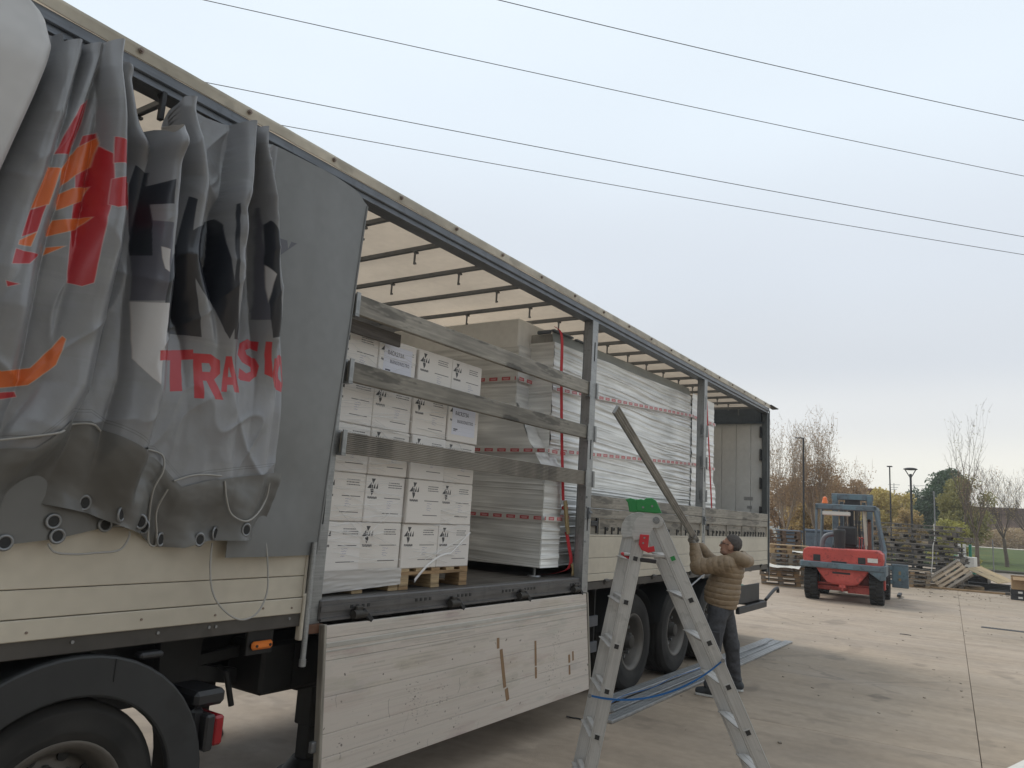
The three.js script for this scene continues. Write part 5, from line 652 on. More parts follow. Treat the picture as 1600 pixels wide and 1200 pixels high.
{
  const t = wthing('person', 'worker in brown padded jacket and grey trousers reaching up to a slat', 'person', [.70, 0, -5.45]);
  const J = { hipL: [.69, .90, -5.35], hipR: [.69, .90, -5.56], kneeL: [.655, .49, -5.28], kneeR: [.755, .50, -5.64], ankL: [.665, .10, -5.21], ankR: [.785, .10, -5.73], toeL: [.535, .045, -5.20], toeR: [.665, .045, -5.76], pel: [.695, .97, -5.455], chest: [.745, 1.27, -5.45], neck: [.825, 1.50, -5.45], shL: [.80, 1.425, -5.265], shR: [.80, 1.425, -5.63], elL: [.50, 1.37, -5.20], elR: [.55, 1.40, -5.60], wrL: [.425, 1.625, -5.26], wrR: [.42, 1.60, -5.46] };
  const skin = std([.42, .235, .165], .55, 0), jac = std([.34, .245, .15], .6, 0, { map: dtex(256, 256, (u, v) => .86 + .2 * (fbm(u * 8, v * 8, 601, 4, 8, 8) - .5), true, 3, 3) }), tro = std([.085, .088, .10], .8, 0, { map: dtex(256, 256, (u, v) => .82 + .4 * (fbm(u * 10, v * 10, 611, 4, 10, 10) - .5), true, 3, 3) }), hairM = std([.085, .075, .07], .95), shoeM = std([.04, .045, .05], .7), gloveM = std([.26, .25, .235], .8, 0, { map: grimeTex });
  // head frame: looks towards the trailer and up
  const hc = V(.795, 1.632, -5.45), fw = V(-.955, .27, .10).normalize(), lf = V(0, 1, 0).cross(fw).normalize(), up = fw.clone().cross(lf);
  const hp = (f, l, u) => hc.clone().addScaledVector(fw, f).addScaledVector(lf, l).addScaledVector(up, u).toArray();
  const inH = (g) => (x, y, z) => { const d = V(x, y, z).sub(hc); return g(d.dot(fw), d.dot(lf), d.dot(up)); };
  const skull = ell([-.015, 0, .025], [.098, .078, .098]), face = ell([.03, 0, -.045], [.068, .060, .082]), jaw = cap([.04, -.028, -.095], [.04, .028, -.095], .034, .034), chin = ell([.068, 0, -.105], [.024, .024, .020]), nose = cap([.094, 0, -.012], [.112, 0, -.042], .009, .014), brow = cap([.078, -.04, .016], [.078, .04, .016], .018, .018), lips = cap([.088, -.018, -.075], [.088, .018, -.075], .011, .011);
  const earL = ell([-.014, .082, -.022], [.026, .014, .038]), earR = ell([-.014, -.082, -.022], [.026, .014, .038]), eyeL = ell([.085, .032, -.006], [.014, .016, .011]), eyeR = ell([.085, -.032, -.006], [.014, .016, .011]);
  const headF = inH((f, l, u) => { let d = smin(skull(f, l, u), face(f, l, u), .03); d = smin(d, jaw(f, l, u), .025); d = smin(d, chin(f, l, u), .02); d = smin(d, brow(f, l, u), .012); d = Math.max(d, -eyeL(f, l, u)); d = Math.max(d, -eyeR(f, l, u)); d = smin(d, nose(f, l, u), .012); d = smin(d, lips(f, l, u), .01); d = smin(d, earL(f, l, u), .006); return smin(d, earR(f, l, u), .006); });
  const neckF = cap([.84, 1.44, -5.45], hp(-.01, 0, -.06), .062, .056);
  const headG = surfaceNets((x, y, z) => smin(headF(x, y, z), neckF(x, y, z), .02), [hc.x - .19, hc.y - .2, hc.z - .12], [hc.x + .19, hc.y + .17, hc.z + .12], .0055);
  const bodyF = union([cap(J.pel, J.chest, .115, .125), cap(J.chest, J.neck, .12, .06), cap(J.shL, J.shR, .06, .06), cap(J.shL, J.elL, .047, .04), cap(J.elL, J.wrL, .04, .028), cap(J.shR, J.elR, .047, .04), cap(J.elR, J.wrR, .04, .028), cap(J.hipL, J.kneeL, .075, .055), cap(J.kneeL, J.ankL, .052, .036), cap(J.hipR, J.kneeR, .075, .055), cap(J.kneeR, J.ankR, .052, .036), cap(J.ankL, J.toeL, .036, .03), cap(J.ankR, J.toeR, .036, .03)], .03);
  const body = wm('body', [surfaceNets(bodyF, [.3, 0, -6.0], [1.1, 1.6, -5.0], .016), headG], skin, t);
  // hair: shell over the skull, cut at brow and nape
  const hairF = inH((f, l, u) => { const d = ell([-.017, 0, .027], [.101, .081, .102])(f, l, u) - .006 * fbm(f * 60 + l * 40, u * 60, 51, 3); const nz = .014 * (fbm(f * 40 + 3, u * 40 + l * 20, 57, 2) - .5); const cut = Math.max(.034 - u + f * .6 + nz, f - .078 + (u < .07 ? .018 : 0)); const side = Math.max(-(u + .06 - .02), 0); return Math.max(d, Math.min(cut, Math.max(f + .048, -(u + .045)))); });
  wm('hair', surfaceNets(hairF, [hc.x - .19, hc.y - .16, hc.z - .12], [hc.x + .19, hc.y + .18, hc.z + .12], .006), hairM, t);
  const beardF = inH((f, l, u) => { const d = Math.min(face(f, l, u), jaw(f, l, u), chin(f, l, u)) - .0035; return Math.max(d, u + .062 - Math.max(0, -f + .03) * .8, .0 - f + .0); });
  wm('stubble', surfaceNets(beardF, [hc.x - .19, hc.y - .2, hc.z - .12], [hc.x + .12, hc.y + .05, hc.z + .12], .006), std([.27, .16, .12], .8), t);
  // glasses
  const ring = (l) => { const g = torus(.022, .0025, null, null, 5, 18); g.scale(1.15, .8, 1); const m = new THREE.Matrix4().makeBasis(lf.clone(), up.clone(), fw.clone()).setPosition(V(...hp(.105, l, -.006))); g.applyMatrix4(m); return g; };
  wm('glasses', [ring(.034), ring(-.034), rod(hp(.107, .01, -.004), hp(.107, -.01, -.004), .0025, 6), rod(hp(.1, .06, -.002), hp(-.01, .079, .004), .003, 6), rod(hp(.1, -.06, -.002), hp(-.01, -.079, .004), .003, 6)], M.plastic, t);
  // jacket: torso + sleeves with quilted rolls
  const torso = union([cap([.685, .99, -5.455], [.70, 1.10, -5.455], .178, .18), cap([.70, 1.10, -5.45], [.77, 1.34, -5.45], .18, .17), cap([.79, 1.40, -5.33], [.79, 1.40, -5.57], .105, .105), cap([.77, 1.36, -5.45], [.83, 1.47, -5.45], .14, .085)], .07);
  const wide = (x, y, z) => torso(x, y, -5.45 + (z + 5.45) * .86) ;
  const slv = union([cap(J.shL, J.elL, .098, .088), cap(J.elL, J.wrL, .086, .058)], .03), slvR = union([cap(J.shR, J.elR, .098, .085), cap(J.elR, J.wrR, .08, .055)], .03);
  const quilt = (s) => .014 * (1 - Math.pow(Math.abs(Math.sin(s * Math.PI / .062)), .35) * 1.0);
  const alongL = (x, y, z) => { const ax = J.elL[0] - J.shL[0], ay = J.elL[1] - J.shL[1]; const L = Math.hypot(ax, ay); const s = ((x - J.shL[0]) * ax + (y - J.shL[1]) * ay) / L; const bx = J.wrL[0] - J.elL[0], by = J.wrL[1] - J.elL[1], L2 = Math.hypot(bx, by); const s2 = ((x - J.elL[0]) * bx + (y - J.elL[1]) * by) / L2; return s < L ? s : L + Math.max(0, s2); };
  const jacketF = (x, y, z) => { const a = wide(x, y, z) + quilt(y + .10 * (x - .7) + .03 * fbm(z * 4, y * 3, 7, 2)), b = slv(x, y, z) + .55 * quilt(alongL(x, y, z)), c = slvR(x, y, z) + .5 * quilt(alongL(x, y, z)); let d = smin(smin(a, b, .045), c, .045); d += .016 * (fbm(x * 14 + z * 9, y * 12, 21, 3) - .5); const hem = .955 - .22 * (x - .69); d = Math.max(d, hem - y); const cut = (y - 1.45) * .9 + (.80 - x) * .55; return Math.max(d, cut > .09 && y > 1.45 && x > .66 && Math.abs(z + 5.45) < .13 ? cut - .09 : -1, ((.425 - x) * .25 + (y - 1.625)) > 0 && x < .56 ? (y - 1.632) : -1); };
  const jg = wm('jacket', surfaceNets(jacketF, [.34, .88, -5.86], [1.06, 1.66, -5.04], .008), jac, t);
  const hoodF = union([cap([.90, 1.50, -5.36], [.90, 1.50, -5.54], .075, .075), cap([.97, 1.47, -5.39], [.97, 1.47, -5.51], .072, .072), cap([.84, 1.475, -5.345], [.90, 1.50, -5.36], .05, .065), cap([.84, 1.475, -5.555], [.90, 1.50, -5.54], .05, .065), cap([.80, 1.45, -5.355], [.84, 1.475, -5.345], .045, .05), cap([.80, 1.45, -5.545], [.84, 1.475, -5.555], .045, .05)], .035);
  mesh('hood', surfaceNets((x, y, z) => Math.max(hoodF(x, y, z) + .006 * (fbm(x * 20, y * 20 + z * 10, 31, 3) - .5), -(Math.hypot(x - .845, (y - 1.56) * 1.1, (z + 5.45) * 1.0) - .085)), [.72, 1.36, -5.66], [1.08, 1.62, -5.24], .0085), jac, jg);
  // trousers, shoes
  const trF0 = union([cap([.69, 1.0, -5.455], [.69, .93, -5.455], .14, .145), cap(J.hipL, J.kneeL, .112, .085), cap(J.kneeL, [.66, .12, -5.22], .085, .068), cap(J.hipR, J.kneeR, .112, .085), cap(J.kneeR, [.78, .12, -5.72], .085, .068)], .035);
  const trF = (x, y, z) => Math.max(trF0(x, y, z) + .016 * (fbm(x * 9 + z * 7, y * 16 + 2 * fbm(x * 6, z * 6, 4, 2), 41, 3) - .5) + .006 * Math.sin(y * 70 + x * 24) * sstep(.32, .12, y), .085 - y);
  const tr = wm('trousers', surfaceNets(trF, [.48, .05, -5.92], [.92, 1.04, -5.02], .0115), tro, t);
  mesh('thigh_pocket', [box(.13, .15, .02, [.70, .62, -5.205], [.1, .15, .0], .01)], tro, tr);
  for (const [a, b] of [[J.ankL, J.toeL], [J.ankR, J.toeR]]) { const sF = union([cap([a[0] + .02, .075, a[2]], b, .05, .04), cap([a[0] + .045, .06, a[2]], [a[0], .06, a[2]], .045, .045), cap(a, [a[0], .16, a[2]], .052, .055)], .03); const sh = wm('shoe', surfaceNets((x, y, z) => Math.max(sF(x, y, z), .022 - y), [a[0] - .22, -.02, a[2] - .12], [a[0] + .14, .24, a[2] + .12], .0075), shoeM, t); mesh('sole', surfaceNets((x, y, z) => Math.max(sF(x, Math.max(y, .03), z) - .004, Math.abs(y - .014) - .012), [a[0] - .22, -.02, a[2] - .12], [a[0] + .14, .06, a[2] + .12], .006), std([.55, .55, .53], .7), sh); }
  // gloved hands closed round the slat
  const dS = V(.435, 1.08, 3.19).normalize(); const wv = V(.35, .9, -.2); wv.addScaledVector(dS, -wv.dot(dS)).normalize(); const nv = dS.clone().cross(wv);
  for (const [wr, s, side] of [[J.wrL, .165, -1], [J.wrR, .0, 1]]) {
    const c = V(.405, 1.655, -5.40).addScaledVector(dS, s), W = V(...wr), fl = [];
    const palm = c.clone().addScaledVector(wv, -.055).addScaledVector(nv, side * -.01);
    fl.push(cap(W.toArray(), palm.toArray(), .032, .034));
    for (let k = 0; k < 4; k++) { const o = dS.clone().multiplyScalar((k - 1.5) * .021), L = [.9, 1, .96, .8][k]; const k0 = palm.clone().add(o), k1 = c.clone().add(o).addScaledVector(nv, .03).addScaledVector(wv, -.03), k2 = c.clone().add(o).addScaledVector(nv, .032).addScaledVector(wv, -.03 + .042 * L), k3 = c.clone().add(o).addScaledVector(nv, .026).addScaledVector(wv, -.03 + .07 * L); fl.push(cap(k0.toArray(), k1.toArray(), .014, .0115), cap(k1.toArray(), k2.toArray(), .0112, .0105), cap(k2.toArray(), k3.toArray(), .0102, .009)); }
    const th0 = palm.clone().addScaledVector(dS, .03), th1 = c.clone().addScaledVector(dS, .045).addScaledVector(nv, -.03).addScaledVector(wv, -.03), th2 = c.clone().addScaledVector(dS, .04).addScaledVector(nv, -.03).addScaledVector(wv, .012); fl.push(cap(th0.toArray(), th1.toArray(), .015, .0125), cap(th1.toArray(), th2.toArray(), .012, .0105));
    const lo = [Math.min(W.x, c.x) - .12, Math.min(W.y, c.y) - .12, Math.min(W.z, c.z) - .12], hi = [Math.max(W.x, c.x) + .12, Math.max(W.y, c.y) + .12, Math.max(W.z, c.z) + .12];
    wm('glove', surfaceNets(union(fl, .006), lo, hi, .0055), gloveM, t);
  }
}
// ---------------------------------------------------------------- forklift (local: -z forward, base at ground)
{
  const t = thing('forklift', 'red and grey forklift truck seen from behind in the yard', 'forklift', [-.36, 0, -20.05], .07);
  const redM = std([.62, .085, .066], .5, 0, { map: wornTex }), grey = std([.14, .185, .215], .5, 0, { map: wornTex }), dark = M.steelDark;
  // wheels: rear (steer) with chunky treads, front drive wheels
  const wheel = (x, z, r, w) => { const g = new THREE.Group(); g.name = 'wheel'; t.add(g); g.position.set(x, r, z); g.rotation.z = Math.PI / 2; mesh('tyre', [lathe([[r * .55, -w / 2], [r * .9, -w / 2], [r * .965, -w * .42], [r * .965, w * .42], [r * .9, w / 2], [r * .55, w / 2]], 40)], M.rubber, g); const tr = []; for (let k = 0; k < 22; k++) { const a = k / 22 * Math.PI * 2; for (const s of [-1, 1]) { const b = box(.05, w * .47, .075, [r * .965, s * w * .255, 0], null, .008); b.rotateY(a + (s > 0 ? .14 : 0)); tr.push(b); } } mesh('tread', tr, M.rubber, g); mesh('rim', lathe([[.02, w * .3], [.1, w * .32], [.14, w * .2], [r * .5, w * .22], [r * .56, w * .42], [r * .56, -w * .42], [.1, -w * .3]], 28), redM, g); };
  wheel(-.80, 1.05, .45, .33); wheel(.80, 1.05, .45, .33); wheel(-.82, -1.15, .45, .36); wheel(.82, -1.15, .45, .36);
  // counterweight and engine hood
  const hood = extrude([[-.93, 1.02], [-.95, 1.16], [-.93, 1.30], [-.86, 1.35], [.84, 1.37], [.95, 1.30], [.97, 1.16], [.95, 1.02]], 1.1, .03); hood.translate(0, 0, .42); mesh('engine_hood', metreUV(hood), redM, t);
  for (const x of [-.62, .48]) { mesh('rear_lamp', [bb(x - .09, x + .09, 1.035, 1.2, 1.545, 1.562, .02)], M.plastic, t); }
  mesh('hood_slot', bb(-.26, .12, 1.02, 1.06, 1.53, 1.56, .01), M.plastic, t);
  mesh('bumper_bar', [bb(-1.03, 1.03, .86, 1.02, 1.50, 1.66, .02), bb(.93, 1.05, .74, 1.03, .5, 1.6, .02), bb(-1.05, -.93, .84, 1.02, .5, 1.6, .02), extrude([[.62, .86], [1.03, .86], [1.03, .68], [.92, .66]], .12, .01).translate(0, 0, 1.5)], grey, t);
  const cw = extrude([[-.62, .86], [.62, .86], [.52, .72], [.36, .52], [.2, .48], [-.2, .48], [-.36, .52], [-.52, .72]], .5, .03); cw.translate(0, 0, 1.0); mesh('counterweight', metreUV(cw), redM, t);
  mesh('counterweight_recess', [bb(-.24, .2, .73, .78, 1.525, 1.536, .01)], dark, t);
  mesh('tow_pin', [bb(-.09, .09, .36, .50, 1.42, 1.52, .02), cyl(.025, .025, .26, 10, [0, .42, 1.5])], redM, t);
  mesh('steer_axle', [bb(-.7, .7, .27, .40, .95, 1.12, .02), bb(-.66, .66, .42, .47, 1.12, 1.2, .01), bb(.1, .66, .24, .42, 1.16, 1.22, .01)], redM, t);
  mesh('chassis', [bb(-.6, .6, .35, 1.02, -1.35, 1.0, .03), bb(-.95, .95, .72, 1.0, -.9, .6, .03)], redM, t);
  mesh('rear_fender', [bb(.93, .99, .36, .84, .62, .84, .02), bb(-.99, -.93, .36, .84, .62, .84, .02)], redM, t);
  // overhead guard
  mesh('overhead_guard', [bb(-.80, .78, 2.44, 2.60, .25, .40, .02), bb(-.80, -.70, 2.46, 2.58, -.95, .4, .02), bb(.68, .78, 2.46, 2.58, -.95, .4, .02), bb(-.8, .78, 2.46, 2.58, -1.0, -.88, .02), ...[-.45, -.2, .05, .3, .55].map(x => bb(x - .02, x + .02, 2.5, 2.55, -.9, .26, .005)), beam([.75, 2.5, .33], [.98, 1.35, .62], .09, .10, .01), beam([.98, 1.36, .62], [.98, 1.0, 1.2], .09, .10, .01), beam([-.77, 2.5, .33], [-.78, 1.3, .50], .06, .07, .01), beam([-.77, 2.5, -.94], [-.82, 1.0, -1.0], .07, .08, .01), beam([.75, 2.5, -.94], [.82, 1.0, -1.0], .07, .08, .01)], grey, t);
  mesh('beacon', [cyl(.06, .085, .13, 14, [-.55, 2.68, .3]), sph(.06, [-.55, 2.745, .3], 12, 8)], std([.75, .16, .03], .3), t);
  mesh('work_lamp_bar', bb(-.62, .12, 2.28, 2.40, .30, .36, .02), std([.62, .60, .55], .5), t);
  // mast with rails, chains and cylinders
  mesh('mast', [bb(-.56, -.40, .25, 2.95, -1.72, -1.5, .02), bb(.40, .56, .25, 2.95, -1.72, -1.5, .02), bb(-.58, .58, 2.80, 2.99, -1.72, -1.52, .02), bb(-.46, .46, 1.35, 1.48, -1.72, -1.55, .02), bb(-.36, -.26, .25, 2.75, -1.85, -1.7, .01), bb(.26, .36, .25, 2.75, -1.85, -1.7, .01)], grey, t);
  mesh('mast_chain', [bb(-.12, -.07, .6, 2.7, -1.66, -1.63), bb(.07, .12, .6, 2.7, -1.66, -1.63), bb(.18, .2, .6, 2.7, -1.62, -1.6)], dark, t);
  mesh('lift_cylinder', [cyl(.05, .05, 2.2, 12, [-.02, 1.5, -1.66]), cyl(.035, .035, .4, 12, [-.02, 2.75, -1.66])], dark, t);
  mesh('mast_head_plate', bb(-.2, .22, 2.5, 2.8, -1.62, -1.58), dark, t);
  mesh('hydraulic_cylinder', [rod([.46, 2.45, .22], [.50, 1.5, .30], .042, 12), rod([.50, 1.5, .30], [.5, 1.36, .32], .025, 10)], std([.46, .42, .34], .5), t);
  // air filter canister, intake pipe, seat, steering column
  mesh('air_filter', [cyl(.155, .14, .5, 20, [-.13, 1.62, .75]), cyl(.165, .165, .05, 20, [-.13, 1.85, .75]), cyl(.13, .16, .05, 20, [-.13, 1.895, .75])], M.plastic, t);
  mesh('intake_pipe', tube([[-.17, 1.74, .7], [-.35, 1.75, .72], [-.5, 1.68, .75], [-.57, 1.52, .75], [-.58, 1.35, .75]], .062, 30, 12), std([.13, .135, .145], .5), t);
  mesh('seat', [bb(-.28, .28, 1.38, 1.5, -.35, .2, .05), bb(-.27, .27, 1.45, 2.0, .1, .22, .05)], M.plastic, t);
  mesh('control_lever', [[.3, .1], [.36, .05], [.42, .02], [.2, .12]].map(([x, z]) => [rod([x, 1.3, z], [x + .02, 1.68, z - .05], .012, 6), sph(.028, [x + .02, 1.69, z - .05], 8, 6)]), redM, t);
  mesh('dashboard', [bb(-.5, .5, 1.0, 1.45, -.95, -.8, .03), beam([0, 1.4, -.8], [0, 1.7, -.55], .06, .06, .01)], dark, t);
  mesh('steering_wheel', torus(.18, .016, [0, 1.72, -.54], [-.9, 0, 0], 8, 24), M.plastic, t);
  for (const [x, z] of [[.16, -1.58], [.2, -1.58], [-.17, -1.58], [-.21, -1.58]]) mesh('hydraulic_hose', tube([[x, .8, z], [x + .02, 1.6, z + .04], [x - .01, 2.3, z + .02], [x, 2.72, z - .03]], .016, 20, 6), M.plastic, t);
  mesh('exhaust_pipe', [cyl(.05, .05, .7, 14, [.62, 1.72, .72]), tube([[.62, 2.06, .72], [.62, 2.14, .74], [.62, 2.18, .82]], .045, 10, 10)], M.rust, t);
  for (let k = 0; k < 6; k++) mesh('hood_louvre', bb(-.3 + k * .09, -.24 + k * .09, 1.386, 1.398, .9, 1.3, .004), dark, t);
  mesh('number_plate', bb(.62, .86, 1.09, 1.2, 1.562, 1.568), M.white, t);
  mesh('step', [bb(.9, 1.0, .42, .46, -.6, -.2, .01), bb(-1.0, -.9, .42, .46, -.6, -.2, .01)], dark, t);
  // carriage and forks with a clamp attachment on the right
  mesh('carriage', [bb(-.75, .75, .18, .30, -1.98, -1.88, .01), bb(-.75, .75, .75, .87, -1.98, -1.88, .01), bb(-.75, .75, .3, .75, -1.95, -1.92)], dark, t);
  mesh('fork', [bb(-.5, -.36, .08, .9, -2.06, -1.99, .006), bb(-.5, -.36, .06, .11, -3.1, -2.0, .006)], dark, t); mesh('fork', [bb(.36, .5, .08, .9, -2.06, -1.99, .006), bb(.36, .5, .06, .11, -3.1, -2.0, .006)], dark, t);
  mesh('side_plate', [bb(1.02, 1.46, .30, .98, -2.02, -1.9, .015), bb(.6, 1.1, .4, .52, -2.0, -1.9, .01), bb(.6, 1.1, .8, .92, -2.0, -1.9, .01)], grey, t);
  mesh('plate_hole', [bb(1.2, 1.26, .68, .78, -1.9, -1.894), bb(1.2, 1.26, .50, .58, -1.9, -1.894)], M.ratchet, t);
  mesh('side_arm', bb(1.14, 1.24, .04, .10, -3.0, -1.9, .006), dark, t);
}
// ---------------------------------------------------------------- pallets stacked in the yard
const oldWood = [M.woodGrey, M.wood, std([.36, .28, .19], .85, 0, { map: woodTex }), M.woodGrey], paleWood = [M.woodPale, std([.62, .45, .25], .8, 0, { map: woodTex }), M.wood], brownWood = [std([.16, .10, .065], .85, 0, { map: woodTex }), std([.2, .13, .085], .85, 0, { map: woodTex })];
{
  const nth = ['lowest', 'second', 'third', 'fourth', 'fifth', 'sixth', 'seventh', 'eighth', 'ninth', 'tenth', 'eleventh', 'twelfth', 'topmost'];
  const protos = [];
  const stack = (n, x, z, turn, where, woods, seed, jit = .05, y0 = 0) => { const r = rng(seed); for (let k = 0; k < n; k++) { const lab = `${woods(k)[1]} pallet, ${k === n - 1 ? 'topmost' : nth[k]}${k && k < n - 1 ? ' from the ground' : ''} in the stack ${where}`; const w = woods(k)[0]; let p = protos.find(q => q.w === w && q.n < 40); const t = makePallet('stacked_pallet', lab, w, seed * 31 + k, 'pallets stacked in the yard'); t.position.set(x(k) + (r() - .5) * jit, y0 + k * .1445, z + (r() - .5) * jit); t.rotation.y = turn + (r() - .5) * .08; } };
  stack(9, (k) => k < 4 ? -2.85 : -2.52, -22.6, .28, 'left of the forklift', (k) => k > 6 ? [paleWood, 'pale'] : k > 3 ? [oldWood, 'weathered'] : [[M.woodGrey, M.wood], 'greyish'], 71, .09);
  stack(7, () => -1.95, -24.2, .2, 'behind the forklift hood', () => [oldWood, 'weathered'], 72, .08);
  stack(12, () => -3.75, -26.8, .32, 'by the trailer tail, farthest back', () => [brownWood, 'dark brown'], 73, .08);
  stack(4, () => .42, -28.4, .12, 'at the foot of the big heap', (k) => [oldWood, 'brownish'], 74, .07);
  // white sheets caught between pallets
  for (const [x, y, z, w, lab] of [[-2.6, .60, -22.2, 1.1, 'white plastic sheet caught halfway up the left pallet stack'], [-2.2, 1.06, -24.0, 1.2, 'crumpled white plastic sheet lying on the pallets behind the forklift']]) { const t = wthing('plastic_sheet', lab, 'sheet', [x, y, z], 'white plastic sheets'); wm('sheet', sheet(24, 10, (u, v) => [x + (u - .5) * w, y + .03 + .05 * fbm(u * 7, v * 5, 5, 3) + (v > .8 ? -(v - .8) * .3 : 0), z - .3 + v * .75]), M.white, t); }
}
// long dark pallets in one big heap
{
  const nth = ['lowest', 'second', 'third', 'fourth', 'fifth', 'sixth', 'seventh', 'eighth', 'ninth', 'tenth', 'eleventh', 'topmost'];
  const r = rng(88), G1 = { deck: box(3.9, .035, .14, null, null, .003), blk: box(.14, .10, .12, null, null, .004), bot: box(3.9, .035, .12, null, null, .003) };
  const greys = [std([.19, .175, .165], .85, 0, { map: woodTex }), std([.24, .225, .21], .85, 0, { map: woodTex }), std([.34, .315, .285], .85, 0, { map: woodTex }), std([.14, .135, .135], .85, 0, { map: woodTex })];
  for (let k = 0; k < 12; k++) {
    const t = thing('long_pallet', `long dark grey pallet, ${nth[k]}${k && k < 11 ? ' from the ground' : ''} in the big heap right of the forklift`, 'pallet', [.05 + (r() - .5) * .35 + (k === 9 ? .25 : 0), k * .192, -30.3 + (r() - .5) * .1], -.10 + (r() - .5) * .05, 'long pallets in the big heap');
    t.rotation.z = (r() - .5) * .014 - .012;
    const mt = () => greys[Math.floor(r() * (k > 9 ? 3 : 4))];
    for (const z of [-.5, 0, .5]) { const m = mesh('bottom_board', G1.bot, mt(), t); m.position.set(0, .02, z); }
    for (const z of [-.5, 0, .5]) for (const x of [-1.85, -1.1, -.35, .4, 1.15, 1.85]) { if (r() < .12) continue; const m = mesh('block', G1.blk, r() < .25 ? M.woodGrey : mt(), t); m.position.set(x + (r() - .5) * .08, .088, z); }
    for (const z of [-.5, -.25, 0, .25, .5]) { const m = mesh('deck_board', G1.deck, mt(), t); m.position.set((r() - .5) * .1, .156, z); }
  }
  const st = wthing('tie_strap', 'thin white strap tied down the front of the big pallet heap', 'strap', [1.1, 0, -29.6]); wm('webbing', tube([[1.12, 2.34, -29.68], [1.12, 1.7, -29.66], [1.08, 1.55, -29.6], [1.04, 1.0, -29.62], [.98, .45, -29.63]], .02, 30, 5), M.white, st);
  // leaning pallet, plywood sheet, dark pile, boards
  const lp = makePallet('leaning_pallet', 'weathered slatted pallet leaning against the right end of the heap', [M.woodGrey, std([.46, .37, .27], .85, 0, { map: woodTex })], 91);
  { const u = V(.80, .62, -.28).normalize(), v0 = V(.72, -.62, .55); const v = v0.addScaledVector(u, -v0.dot(u)).normalize(), n = v.clone().cross(u).normalize(); lp.quaternion.setFromRotationMatrix(new THREE.Matrix4().makeBasis(u, n.clone().negate().negate(), u.clone().cross(n))); lp.position.set(1.66, .42, -29.1); }
  const ply = thing('plywood_sheet', 'pale plywood sheet lying slantwise over the dark crates', 'board', [0, 0, 0]);
  { const A = V(2.07, .76, -30), Bq = V(2.29, .94, -31), D = V(3.10, .33, -29.5); const u = D.clone().sub(A), v = Bq.clone().sub(A).multiplyScalar(1), L = u.length(), W = v.length(); u.normalize(); v.addScaledVector(u, -v.dot(u)).normalize(); const n = u.clone().cross(v); ply.position.copy(A).addScaledVector(u, L / 2).addScaledVector(v, W / 2); ply.quaternion.setFromRotationMatrix(new THREE.Matrix4().makeBasis(u, v, n)); mesh('board_face', box(L, W, .02, null, null, .002), std([.60, .46, .27], .7, 0, { map: woodTex }), ply); mesh('hand_hole', [bb(.02, .16, .0, .05, .0101, .0115), bb(-.3, -.16, -.2, -.15, .0101, .0115)], M.woodDark, ply); }
  for (const [x, y, z, w, h, d, lab, i] of [[2.75, 0, -31.2, 1.5, .22, 1.0, 'lower black plastic crate under the plywood sheet', 0], [2.35, .22, -31.0, .9, .26, .9, 'upper black plastic crate under the plywood sheet', 1]]) { const t = thing('plastic_crate', lab, 'crate', [x, y, z], -.1, 'black plastic crates'); mesh('tray', bb(-w / 2, w / 2, 0, .03, -d / 2, d / 2, .004), M.plastic, t); for (let k = 0; k < 3; k++) mesh('side_rail', [bb(-w / 2, w / 2, .04 + k * h / 3.2, .04 + k * h / 3.2 + h / 4.5, d / 2 - .03, d / 2, .006)], M.plastic, t); mesh('wall', [bb(-w / 2, -w / 2 + .03, .03, h, -d / 2, d / 2, .004), bb(w / 2 - .03, w / 2, .03, h, -d / 2, d / 2, .004), bb(-w / 2 + .031, w / 2 - .031, .03, h, -d / 2, -d / 2 + .03, .004)], M.plastic, t); }
  const boards = [[[-.4, .05, -28.9], [2.3, .06, -30.0], 'long pale plank lying in front of the heap, uppermost', M.woodPale, .2, .10], [[-.2, .16, -29.3], [2.55, .16, -29.9], 'grey plank lying on top of the pale planks', M.woodGrey, .5, .03], [[.2, .035, -28.4], [3.3, .035, -28.75], 'long thin plank nearest the camera on the yard floor', M.wood, .12, .06], [[2.2, .06, -30.0], [2.62, .06, -30.1], 'short timber offcut at the plank ends', M.woodPale, .3, .14], [[3.3, .05, -28.6], [3.44, .05, -28.6], 'small wooden block at the end of the thin plank', M.woodDark, .1, .1]];
  for (const [a, b, lab, m, w, h] of boards) { const t = wthing('timber_plank', lab, 'plank', [(a[0] + b[0]) / 2, 0, (a[2] + b[2]) / 2], 'loose timber'); wm('plank', beam(a, b, w, h, .004), m, t); }
  // white and green crate behind, cardboard carton on black crates at the right edge
  const bn = thing('waste_bin', 'white bin with green frame behind the pallet heap', 'bin', [1.98, 0, -33.4], -.15);
  mesh('bin_body', [bb(-.34, .34, .5, 1.12, -.3, .3, .02)], M.white, bn); mesh('green_side', [bb(-.38, -.342, .5, 1.14, -.31, .31, .01), bb(-.38, .36, .44, .498, -.31, .31, .01)], std([.015, .16, .10], .5), bn); mesh('stand', [bb(-.3, -.24, 0, .44, -.2, .2), bb(.24, .3, 0, .44, -.2, .2)], M.steelDark, bn); for (const [x, m] of [[-.24, M.white], [-.05, M.white], [.16, std([.015, .16, .10], .5)]]) mesh('upright', bb(x - .05, x + .05, 1.121, 1.62, -.06, .06, .01), m, bn);
